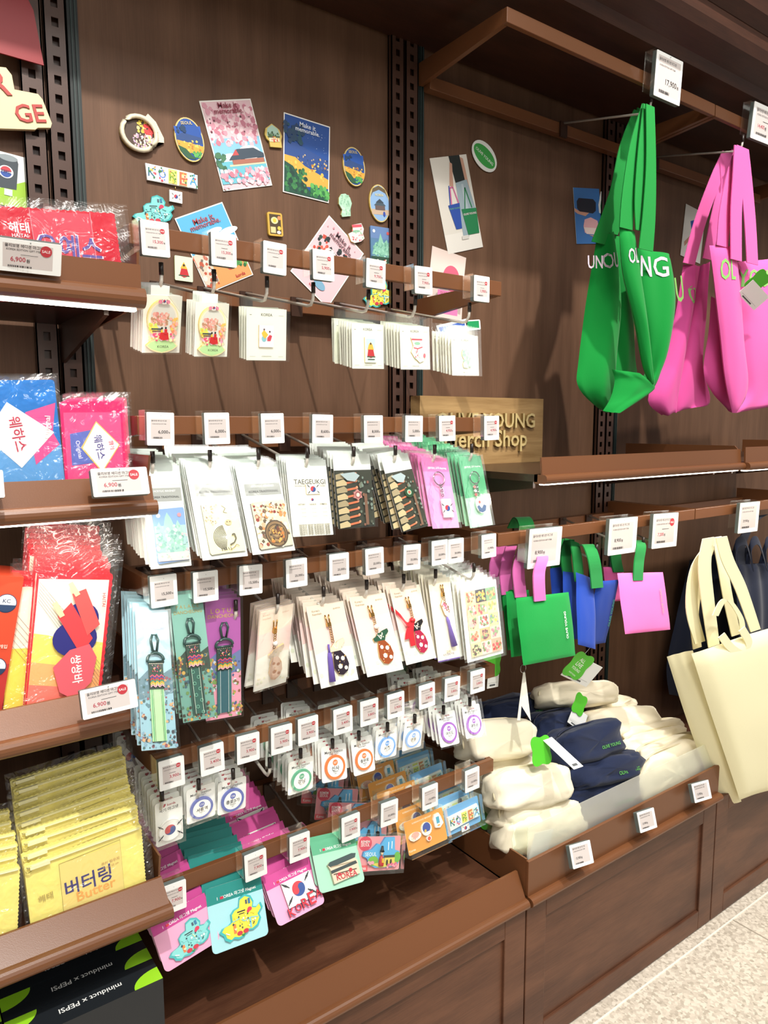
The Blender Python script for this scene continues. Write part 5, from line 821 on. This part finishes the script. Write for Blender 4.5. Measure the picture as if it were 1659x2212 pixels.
# ---- black gift boxes on the base shelf
f1 = atx(352, 2113, .298); zt = f1.z
def gbox(label, x0, x1, y0, y1, zt_, zb_, front=False):
    t = thing('gift_box', label, 'box', (x0, y0, zb_), 'stacked black gift boxes'); W = x1-x0; Dp = y1-y0; b = B(); b.box(0, W, 0, Dp, 0, zt_-zb_, M('22262a', .25)); b.build('carton', t)
    lime = M('9fe02c', .4); z = zt_-zb_+.0003; r = Dp*.85
    for cx in (0, W):
        s = 1 if cx == 0 else -1; c = B(); cy = Dp if s == 1 else 0
        c.add([(cx, cy, z)]+[(cx+s*.2*W*math.cos(math.radians(a)), cy-s*.58*Dp*math.sin(math.radians(a)), z) for a in range(0, 91, 10)], [tuple(range(11))], lime); c.build('lime_leaf_print', t)
    c = B(); v2, fs, tw, th = text2d('miniduct x PEPSI'); k = W*.42/tw; c.add([(W*.53-x*k, Dp*.5-yy*k, z) for x, yy in v2], fs, M('eef0ee', .4)); c.build('lettering', t)
    if front:
        c = B(); art(c, W, zt_-zb_, 0, [('p', ell(1-.11, .16, .11, .2, 16, 0, 180)+[(.78, 0), (1, 0)], '8cc838'), ('e', .9, .3, .12, .06, '5a50a0'), ('e', .89, .12, .11, .11, '86c234'), ('t', 'PEPSI', .45, .5, .4, 'eef0ee')]); c.build('front_print', t)
d0 = .047; y0 = f1.y; wA = .2
for i in range(5):
    gbox('black gift box lettered miniduct x PEPSI, right column, %s from front' % ordn[i], .298-wA, .298, y0+i*(d0+.001), y0+d0+i*(d0+.001), zt-.0, .367, i == 0)
    gbox('black gift box with lime leaf marks, left column, %s from front' % ordn[i], .296-2*wA, .296-wA, y0+.004+i*(d0+.001), y0+.004+d0+i*(d0+.001), zt-.0, .367, i == 0)
# ================================================================ bags and pouches in the right bays
def hookat(X, zt, lab, ln=1.0): return hook(0, 0, zt, lab, X=X)
def pl(pts, y):       # list of (px,py[,y]) -> points
    return [at(p[0], p[1], p[2] if len(p) > 2 else y) for p in pts]
LB = None
def mid(t, b, nm, name=None):
    global LB
    if nm in ('body', 'folded_side'): LB = b
    o = b.build(nm, t, Matrix.Translation(-t.location)); return o
def strap(b, pts, y, wpx, m, t=.0022, n=22):
    ps = pl(pts, y); ws = []
    for i, p in enumerate(ps):
        d = wpx if not isinstance(wpx, list) else wpx[i]
        ws.append(V((d, 0, 0)) if not isinstance(d, (tuple, Vector)) else V(d))
    return b.ribbon(ps, ws, m, t, n)
def fabtext(b, s, p0, p1, m, dy=-.004, h=1.0, on=None):        # lettering printed on cloth, draped onto the surface behind it
    a = V(p0); c = V(p1); d = c-a; w = d.length; vs_, fs, tw, th = text2d(s); k = w/tw; x = d.normalized(); z = x.cross(V((0, 1, 0))); z = z if z.z > 0 else -z; m0 = (a+c)/2
    tr = BVHTree.FromPolygons([V(v) for v in LB.v], LB.f); out = []
    for u, v in vs_:
        p = m0+x*(u*k)+z*(v*k*h); q = p+V((0, -.2, 0)); r = tr.ray_cast(q, V((0, 1, 0)))
        out.append(V((p.x, r[0].y-.0012, p.z)) if r[0] is not None else V((p.x, p.y, p.z)))
    b.add(out, fs, m)
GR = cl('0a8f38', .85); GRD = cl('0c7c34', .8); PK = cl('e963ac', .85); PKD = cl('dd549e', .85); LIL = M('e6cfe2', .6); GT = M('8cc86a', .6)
hookat(1.455, ZR[0], 'long pale wire hook carrying the green totes, upper right')
hookat(1.840, ZR[0], 'long pale wire hook carrying the pink totes, upper right')
hookat(1.60, ZR[3], 'pale wire hook carrying the cream totes')
# green totes -------------------------------------------------------------
TP = at(1402, 224, 1.02)
def tote(label, loc, group=None): return thing('tote_bag', label, 'bag', loc, group)
t = tote('green tote bag hanging behind, its folded side reading UN', TP+V((0, .05, .012)))
b = B().cloth(pl([(1288, 520), (1268, 640), (1250, 780), (1250, 838), (1296, 886)], 1.09), pl([(1326, 500), (1342, 640), (1334, 760), (1326, 852), (1322, 890)], 1.07), .03, GR, 1, 3, amp=.004)
b.cloth(pl([(1322, 505), (1332, 640), (1326, 760), (1322, 830), (1322, 850)], 1.085), pl([(1352, 520), (1366, 640), (1372, 760), (1376, 810), (1360, 832)], 1.10), .02, GR, 1, 5, amp=.004); mid(t, b, 'body')
b = B(); fabtext(b, 'UN', at(1270, 566, 1.06), at(1302, 566, 1.05), LIL, -.012, 1.4); mid(t, b, 'lettering'); b = B(); fabtext(b, 'OU', at(1315, 562, 1.06), at(1340, 560, 1.06), LIL, -.018, 1.6); mid(t, b, 'lettering')
YK = 0.0
for pts, ww in (([(1292, 525), (1330, 420), (1352, 320), (1378, 240)], [.045, .045, .045, .03]), ([(1322, 505), (1350, 420), (1370, 320), (1385, 236)], [.04, .04, .035, .03])):
    YK += .006; mid(t, strap(B(), pts, 1.07+YK, ww, GR), 'handle')
t = tote('green tote bag in front, its mouth gaping and reading OL and NG', TP)
b = B().cloth(pl([(1376, 536), (1376, 640), (1392, 740), (1392, 808), (1330, 870)], 1.03), pl([(1446, 548), (1456, 650), (1440, 750), (1420, 822), (1408, 846)], 1.01), .05, GR, 1, 2, amp=.004); mid(t, b, 'body')
b = B(); fabtext(b, 'NG', at(1384, 574, 1.01), at(1434, 578, 1.01), LIL); mid(t, b, 'lettering')
b = B().cloth(pl([(1338, 490), (1346, 590), (1374, 700), (1390, 790), (1405, 832)], 1.00), pl([(1370, 500), (1380, 580), (1398, 700), (1406, 780), (1413, 832)], .995), .026, GR, 0, 8, amp=.002); mid(t, b, 'folded_side')
b = B(); fabtext(b, 'OL', at(1357, 553, .99), at(1377, 552, .99), LIL, 0, 1.7); mid(t, b, 'lettering')
b = B().cloth(pl([(1322, 798), (1328, 820), (1318, 860), (1302, 888)], 1.03), pl([(1382, 806), (1412, 832), (1406, 848), (1340, 892)], 1.0), .03, GR, 0, 9, nv=12); mid(t, b, 'bottom_gusset')
YK = 0.0
for pts, ww in (([(1352, 494), (1358, 420), (1374, 320), (1398, 228)], [.045, .045, .045, .035]), ([(1388, 500), (1386, 430), (1390, 330), (1400, 228)], [.05, .05, .04, .035]), ([(1395, 540), (1402, 460), (1406, 350), (1404, 228)], [.05, .045, .035, .03])):
    YK -= .007; mid(t, strap(B(), pts, 1.0+YK, ww, GR), 'handle')
# pink totes ----------------------------------------------------------------
TP = at(1600, 318, 1.02)
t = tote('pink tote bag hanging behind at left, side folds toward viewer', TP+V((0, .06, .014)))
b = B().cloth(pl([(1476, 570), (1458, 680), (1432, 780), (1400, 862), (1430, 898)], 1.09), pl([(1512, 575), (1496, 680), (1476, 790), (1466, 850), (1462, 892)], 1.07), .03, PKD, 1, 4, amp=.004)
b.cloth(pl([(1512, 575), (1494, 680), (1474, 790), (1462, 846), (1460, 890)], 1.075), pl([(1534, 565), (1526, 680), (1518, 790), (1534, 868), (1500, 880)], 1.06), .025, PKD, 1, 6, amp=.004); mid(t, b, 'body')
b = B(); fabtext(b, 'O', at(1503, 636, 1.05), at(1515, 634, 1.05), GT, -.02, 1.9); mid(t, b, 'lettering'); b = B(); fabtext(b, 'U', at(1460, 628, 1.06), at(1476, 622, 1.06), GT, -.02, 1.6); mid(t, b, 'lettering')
YK = 0.0
for pts, ww in (([(1488, 570), (1512, 480), (1545, 390), (1572, 330)], [.05]*4), ([(1528, 560), (1546, 470), (1566, 390), (1590, 326)], [.045]*4)):
    YK += .006; mid(t, strap(B(), pts, 1.07+YK, ww, PK), 'handle')
t = tote('pink tote bag in front, cut by the right edge, with white hang tag', TP)
b = B().cloth(pl([(1590, 566), (1598, 680), (1606, 780), (1612, 850), (1590, 892)], 1.01), pl([(1700, 556), (1712, 680), (1718, 780), (1716, 850), (1700, 872)], 1.0), .05, PK, 1, 2, amp=.004); mid(t, b, 'body')
b = B(); fabtext(b, 'YOUNG', at(1598, 600, 1.0), at(1690, 604, 1.0), GT); mid(t, b, 'lettering')
b = B().cloth(pl([(1532, 530), (1544, 620), (1556, 720), (1566, 810), (1582, 892)], .985), pl([(1588, 532), (1597, 620), (1606, 740), (1614, 836), (1590, 892)], .98), .03, PK, 0, 7, amp=.002); mid(t, b, 'folded_side')
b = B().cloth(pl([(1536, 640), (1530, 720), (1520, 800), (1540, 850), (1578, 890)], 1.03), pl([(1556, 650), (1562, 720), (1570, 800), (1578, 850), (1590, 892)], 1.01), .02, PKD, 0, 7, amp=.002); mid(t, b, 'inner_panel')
b = B(); fabtext(b, 'OL', at(1561, 580, .97), at(1589, 582, .97), GT, -.017, 1.5); mid(t, b, 'lettering')
YK = 0.0
for pts, ww in (([(1560, 532), (1566, 460), (1582, 380), (1602, 318)], [.05]*4), ([(1625, 570), (1620, 480), (1612, 390), (1604, 318)], [.055]*4), ([(1590, 562), (1590, 460), (1594, 390), (1598, 318)], [.05]*4)):
    YK -= .006; mid(t, strap(B(), pts, .985+YK, ww, PK), 'handle')
def htag(label, px, sz=1.0, cloud=True, quad=None, y=.95, txt=True):
    a, W, Hh, R = frame(*quad, y); t = thing('hang_tag', label, 'tag', pose(a, R)); b = B(); b.prism(rrect(W, Hh, .001), 0, .0008, M('f3f4f0', .5)); art(b, W, Hh, 0, [('r', .1, .8, .9, .81, '888888'), ('r', .2, .86, .7, .93, '55585a')]); b.build('white_card', t)
    if cloud: cloudpart(t, *cloud)
    return t
def cloudpart(t, cx, cz, r, txt=True, y=-.001, rot=0.0):
    n = 60; ol = []
    for i in range(n):
        a = 6.2832*i/n; rr = r*(1+.16*math.cos(4*(a+rot)+math.pi)); ol.append((cx+rr*math.cos(a), cz+rr*math.sin(a)))
    b = B(); b.prism(ol, y-.0006, y, M('52c02c', .45))
    if txt:
        for i, s in enumerate(('ALL', 'LIVE', 'YOUNG')): b.text(s, cx-.0*r, cz+r*(.42-.34*i), r*(.55, .7, .95)[i], y-.0008, 'f2f8ee', -.15)
        b.text('OLIVE YOUNG', cx, cz-r*.62, r*.8, y-.0008, 'f2f8ee', -.15)
    b.build('cloud_card', t)['label'] = 'bright green clover shaped card'
tg1 = htag('white square hang tag with green clover card on the pink tote', 0, quad=((1627, 604), (1662, 642), (1593, 634)), cloud=None, y=.945); cloudpart(tg1, .02, .004, .03, False, .003)
# strap pouches ---------------------------------------------------------------
def spouch(label, TL, TR, BL, y, col, txt, tcol, strapc, loop, y2=None, lw=.034, th=.012, n=0):
    a, W, Hh, R = frame(TL, TR, BL, y, y2); t = thing('strap_pouch', label, 'pouch', pose(a, R))
    b = B(); m = cl(col, .8); b.cloth([(0, 0, 0), (-.001, 0, -Hh*.5), (.001, 0, -Hh)], [(W, 0, 0), (W+.001, 0, -Hh*.5), (W-.001, 0, -Hh)], th, m, 0, TL[0], amp=.0015, edge=.35, nrm=(0, -1, 0)); b.build('pouch_body', t)
    if txt:
        b = B(); b.text('OLIVE YOUNG', W*.82, -Hh*.5, Hh*.42, -th/2-.0022, tcol, math.pi/2); b.build('lettering', t)
    if loop:
        b = B(); inv = (pose(a, R)).inverted(); ps = [inv@at(*q) for q in loop]; b.ribbon(ps, (lw, 0, 0), cl(strapc, .8), .003); b.build('wrist_strap', t)
    return t
spouch('green strap pouch in front reading OLIVE YOUNG sideways, pink wrist strap', (1114, 1292), (1228, 1279), (1130, 1438), .99, '0d8c3c', 1, 'f2f2f0', 'e070b8', [(1166, 1298, .982), (1164, 1240, .985), (1172, 1205, 1.0), (1160, 1190, 1.04)])
for i, (q, lp) in enumerate((((((1092, 1278), (1142, 1274), (1104, 1420))), [(1125, 1290, 1.03), (1120, 1230, 1.04), (1130, 1185, 1.07)]), ((((1084, 1270), (1120, 1266), (1096, 1405))), [(1096, 1284, 1.07), (1092, 1230, 1.08), (1104, 1180, 1.1)]), ((((1077, 1262), (1104, 1260), (1080, 1320))), [(1072, 1270, 1.11), (1070, 1220, 1.12), (1082, 1180, 1.13)]))):
    spouch('green strap pouch edge with pink strap, %s behind the front one' % ordn[i], *q, 1.04+.035*i, '0d8c3c', 0, '', 'e070b8', lp)
spouch('blue strap pouch in front reading OLIVE YOUNG, with green strap', (1290, 1256), (1337, 1252), (1262, 1396), 1.0, '183f9e', 1, '5ab88a', '12843c', [(1290, 1270, .995), (1284, 1215, 1.0), (1272, 1180, 1.02), (1262, 1178, 1.05)], lw=.04)
t = spouch('blue strap pouch seen edge on with zipper, green strap', (1244, 1236), (1282, 1250), (1248, 1392), 1.02, '183f9e', 0, '', '12843c', [(1252, 1260, 1.03), (1246, 1200, 1.04), (1240, 1170, 1.06)], lw=.035)
spouch('blue strap pouch at the back left of the blue group', (1188, 1228), (1228, 1222), (1200, 1360), 1.09, '183f9e', 0, '', '12843c', [(1204, 1246, 1.09), (1200, 1200, 1.1), (1212, 1165, 1.12)], lw=.035)
spouch('blue strap pouch third from back in the blue group', (1215, 1234), (1250, 1238), (1222, 1380), 1.06, '1d44a4', 0, '', '12843c', [(1228, 1250, 1.06), (1222, 1200, 1.07), (1230, 1165, 1.09)], lw=.035)
spouch('green strap pouch hidden behind with green straps folded over the rail bar', (1196, 1215), (1226, 1212), (1200, 1262), 1.16, '12843c', 0, '', '12843c', [(1140, 1165, 1.13), (1136, 1130, 1.15), (1125, 1118, 1.18), (1112, 1140, 1.2)], lw=.05)
spouch('pink strap pouch in front reading OLIVE YOUNG, with green strap', (1334, 1238), (1432, 1236), (1350, 1370), .995, 'ee72b8', 1, 'b09a8c', '12843c', [(1378, 1254, .985), (1380, 1215, .99), (1385, 1180, 1.0), (1378, 1168, 1.03)], lw=.036)
spouch('pink strap pouch behind the front pink one', (1303, 1225), (1345, 1224), (1312, 1300), 1.07, 'e466ac', 0, '', '12843c', [(1336, 1236, 1.06), (1330, 1200, 1.07), (1340, 1175, 1.09)], lw=.04)
for px, lab in ((1176, 'pink straps'), (1290, 'green straps of the blue pouches'), (1390, 'green strap of the pink pouch')):
    hook(px, 1185, ZR[3], 'pale wire hook under the brown rail holding the '+lab)
ht = htag('white hang tag and ALL LIVE YOUNG clover card under the blue pouches', 0, quad=((1248, 1414), (1302, 1442), (1211, 1458)), cloud=None, y=.99); cloudpart(ht, .026, -.022, .036, True, -.001)
B().tube([(.018, 0, .03), (.016, -.001, -.002)], .0006, M('e8e8e8', .5), 5).build('string', ht)
ht = thing('hang_tag', 'folded white hang tag on a ring under the front green pouch', 'tag', at(1130, 1452, .99)); b = B()
p = at(1130, 1452, .99); q1 = at(1117, 1556, .985); q2 = at(1124, 1556, .985); q3 = at(1147, 1558, .98)
b.quad(p-p, q1-p, q2-p, V((.003, 0, 0)), M('f0ede0', .5)); b.quad(V((.003, 0, 0)), q2-p+V((.004, .002, .03)), q3-p, V((.006, 0, -.002)), M('f0ede0', .5)); b.build('paper_leaf', ht)
B().tube([V((.008*math.cos(a), 0, .008+.009*math.sin(a))) for a in [i*.5236 for i in range(13)]], .0006, M('c8c8c8', .2, 'metal'), 5, False).build('ring', ht)
ht = htag('green clover card and white tag behind the lowest rail ends', 0, quad=((1056, 1432), (1080, 1428), (1052, 1488)), cloud=None, y=1.12); cloudpart(ht, .008, -.005, .03, False)
# cream totes ------------------------------------------------------------------
CRM = cl('f3ecc2', .85); CRD = cl('e4d7a4', .85)
TP = at(1556, 1158, 1.0)
t = tote('cream canvas tote in front at the right edge, handles on the hook', TP)
b = B().cloth(pl([(1494, 1412), (1536, 1540), (1572, 1650), (1598, 1728)], .90), pl([(1725, 1336), (1735, 1480), (1745, 1600), (1750, 1680)], .90), .05, CRM, 1, 2, amp=.003, edge=.3); mid(t, b, 'body')
b = B().cloth(pl([(1440, 1418), (1482, 1550), (1530, 1680), (1558, 1742)], .95), pl([(1496, 1404), (1540, 1545), (1578, 1660), (1602, 1732)], .91), .012, CRM, 0, 5, amp=.003); mid(t, b, 'gusset')
for pts, ww, yy in (([(1512, 1388), (1494, 1310), (1506, 1220), (1548, 1160)], [.045, .05, .05, .045], .95), ([(1542, 1395), (1528, 1290), (1522, 1220), (1530, 1162)], [.05, .055, .055, .05], .93), ([(1632, 1362), (1600, 1270), (1572, 1210), (1558, 1160)], [.05, .055, .055, .05], .92), ([(1590, 1372), (1572, 1290), (1560, 1220), (1548, 1160)], [.045, .045, .045, .04], .97)):
    mid(t, strap(B(), pts, yy, ww, CRM), 'handle')
b = B(); b.ribbon(pl([(1545, 1330), (1560, 1300), (1576, 1298), (1600, 1335), (1604, 1368)], .90), (.026, 0, -.006), CRM, .002)
b.ribbon(pl([(1558, 1372), (1580, 1400), (1606, 1412), (1618, 1390), (1602, 1358)], .89), (.028, 0, .008), CRM, .002); mid(t, b, 'tie_strap')
t = tote('cream canvas tote behind, only its left edge showing', TP+V((0, .06, .014)))
b = B().cloth(pl([(1448, 1424), (1490, 1556), (1524, 1610), (1534, 1640)], .99), pl([(1640, 1390), (1660, 1500), (1680, 1560), (1690, 1590)], .98), .02, CRD, 1, 2, amp=.003, edge=.3); mid(t, b, 'body')
mid(t, strap(B(), [(1506, 1400), (1500, 1320), (1520, 1230), (1540, 1166)], 1.02, [.04]*4, CRD), 'handle')
# navy drawstring bags
NV = cl('1a2136', .85)
for i in range(3):
    y = 1.05+.07*i; t = thing('drawstring_bag', 'navy pleated drawstring bag at right edge, %s from front' % ordn[i], 'bag', at(1650, 1150, y))
    b = B().cloth(pl([(1590-8*i, 1220), (1592-8*i, 1300), (1596-8*i, 1420), (1600, 1520)], y), pl([(1760, 1210), (1765, 1300), (1765, 1420), (1760, 1500)], y), .045, NV, 7, i, nu=60, amp=.005, edge=.4); mid(t, b, 'pleated_body')
    b = B()
    for k in range(4): b.ribbon(pl([(1596+30*k-8*i, 1226), (1590+32*k, 1180), (1610+28*k, 1170), (1625+30*k, 1224)], y-.02), (.0, .006, .024), NV, .002)
    mid(t, b, 'gathered_straps')
    if i == 0: mid(t, strap(B(), [(1600, 1225), (1600, 1180), (1625, 1130), (1650, 1112)], y, [.05]*4, NV), 'handle')
t = thing('drawstring_bag', 'dark navy bag hanging in the shade behind cream tote handles', 'bag', at(1480, 1200, 1.2)); b = B().cloth(pl([(1490, 1210), (1462, 1330), (1440, 1440), (1446, 1500)], 1.25), pl([(1620, 1180), (1620, 1300), (1610, 1440), (1600, 1530)], 1.25), .03, NV, 4, 3, nu=40, amp=.005); mid(t, b, 'pleated_body')
# bottom bin -------------------------------------------------------------------
def softbox(b, W, Hh, Dp, m, seed=0, n=3.2, amp=.004, sl=0):
    nu, nv = 40, 22; vs_ = []; sg = lambda x, e: math.copysign(abs(x)**e, x)
    for j in range(nv+1):
        ph = -math.pi/2+math.pi*j/nv
        for i in range(nu):
            th = 2*math.pi*i/nu; x = sg(math.cos(ph), 2/n)*sg(math.cos(th), 2/n); z = sg(math.cos(ph), 2/n)*sg(math.sin(th), 2/n); y = sg(math.sin(ph), 2/n)
            q = V((x*W/2, y*Dp/2, z*Hh/2)); k = noise.noise(V((x*1.6+seed*3.1, y*1.6, z*1.6+seed)))*amp+abs(noise.noise(V((x*3+seed, y*3, z*3))))*amp*.8
            vs_.append(V((W/2, Dp/2, -Hh/2))+q*(1-k/min(W, Hh, Dp)*2.2)+V((0, 0, sl*x)))
    b.add(vs_, [(j*nu+i, j*nu+(i+1) % nu, (j+1)*nu+(i+1) % nu, (j+1)*nu+i) for j in range(nv) for i in range(nu)], m, True)
CP = cl('f4ead0', .8); NP = cl('1a2440', .85); NB = 0
def bpouch(label, TL, TR, BL, y, dep, navy=False, txt=True, y2=None, n=4.0):
    global NB
    NB += 1; a, W, Hh, R = wframe(TL, TR, BL, y) if y < .98 else frame(TL, TR, BL, y, y2); t = thing('zip_pouch', label, 'pouch', pose(a, R)); m = NP if navy else CP
    b = B(); softbox(b, W, Hh, dep, m, NB, n, .007 if navy else .0045); b.build('pouch_body', t)
    b = B(); k = [(W/2+(W*.493)*math.copysign(abs(math.cos(a_))**.62, math.cos(a_)), dep*.36, -Hh/2+(Hh*.497)*math.copysign(abs(math.sin(a_))**.62, math.sin(a_))) for a_ in [math.radians(-10+i*8) for i in range(26)]]
    b.tube(k, .0022, M('141c34' if navy else 'e6dab8', .6), 6); b.build('zipper', t)
    if txt:
        b = B(); b.text('OLIVE YOUNG', W*.68, -Hh*.68, W*.3, .0026, '5aa850' if navy else 'e8a8a0'); b.build('lettering', t)
    return t
# back row first
bpouch('navy zip pouch lying at the back left of the bin', (1066, 1520), (1195, 1500), (1066, 1570), 1.16, .08, True)
bpouch('cream zip pouch topmost at the back of the bin under clover card', (1180, 1472), (1348, 1464), (1192, 1530), 1.12, .09, txt=False)
bpouch('cream zip pouch at the back, behind the white tag corner', (1300, 1502), (1385, 1500), (1306, 1540), 1.16, .08, txt=False)
bpouch('cream zip pouch standing rounded, centre back of the bin', (1276, 1528), (1430, 1516), (1296, 1600), 1.09, .08, txt=False)
bpouch('cream zip pouch leaning right of the navy ones, upper', (1345, 1570), (1480, 1542), (1358, 1618), 1.06, .06, txt=False)
bpouch('cream zip pouch leaning right of the navy ones, second down', (1352, 1590), (1486, 1558), (1366, 1640), 1.035, .05, txt=False)
bpouch('cream zip pouch resting on the right pile, next to cream tote', (1388, 1610), (1520, 1574), (1400, 1660), 1.0, .07, txt=False)
bpouch('cream zip pouch at the bottom right behind frosted guard', (1400, 1640), (1532, 1598), (1428, 1738), .962, .06)
bpouch('cream zip pouch under the right pile', (1392, 1650), (1536, 1604), (1402, 1720), 1.03, .08, txt=False)
bpouch('navy zip pouch in the middle, half behind the front navy one', (1168, 1542), (1262, 1522), (1180, 1608), 1.08, .08, True, False)
bpouch('navy zip pouch on top of the middle pile, creased across front', (1216, 1578), (1350, 1544), (1236, 1664), 1.0, .09, True)
bpouch('navy zip pouch lying below the creased navy one', (1244, 1644), (1396, 1608), (1262, 1716), .98, .09, True)
bpouch('navy zip pouch at the bottom behind the frosted guard', (1246, 1720), (1400, 1668), (1262, 1790), .962, .08, True)
bpouch('cream zip pouch lettered in pink, upper left of the bin', (1020, 1556), (1172, 1550), (1024, 1652), 1.06, .09)
bpouch('cream zip pouch under the upper left one', (1036, 1636), (1180, 1622), (1040, 1700), 1.07, .1, txt=False)
bpouch('cream zip pouch lettered in pink, nearest top in the bin', (1082, 1664), (1244, 1642), (1092, 1764), .985, .08)
bpouch('cream zip pouch under the nearest lettered one', (1098, 1730), (1262, 1712), (1104, 1800), .985, .085, txt=False)
bpouch('cream zip pouch at the bottom left behind frosted guard', (1112, 1772), (1288, 1728), (1124, 1868), .962, .085)
bpouch('cream zip pouch at the very back left corner of the bin', (1030, 1690), (1110, 1680), (1040, 1790), 1.1, .09, txt=False)
for lab, quad, y, cl_ in (('white tag strip lying between the cream and navy pouches', ((1172, 1598), (1192, 1592), (1240, 1662)), .985, None), ('white card lying on the pouches at the left of bin', ((1040, 1648), (1100, 1672), (1030, 1700)), 1.08, None), ('green clover card standing between the two lettered cream pouches', ((1166, 1600), (1186, 1596), (1170, 1640)), .985, (.0, -.02, .032)),
     ('green clover card lying on the back cream pouches', ((1240, 1524), (1270, 1546), (1226, 1560)), 1.05, (.016, .01, .026)), ('white tag and green clover card inside the clear guard corner', ((1046, 1764), (1086, 1770), (1062, 1832)), 1.075, (.012, .008, .04)), ('white card standing behind the frosted guard at bottom left', ((1156, 1800), (1196, 1790), (1140, 1862)), .94, None)):
    tt = htag(lab, 0, quad=quad, cloud=None, y=y)
    if cl_: cloudpart(tt, *cl_, False)
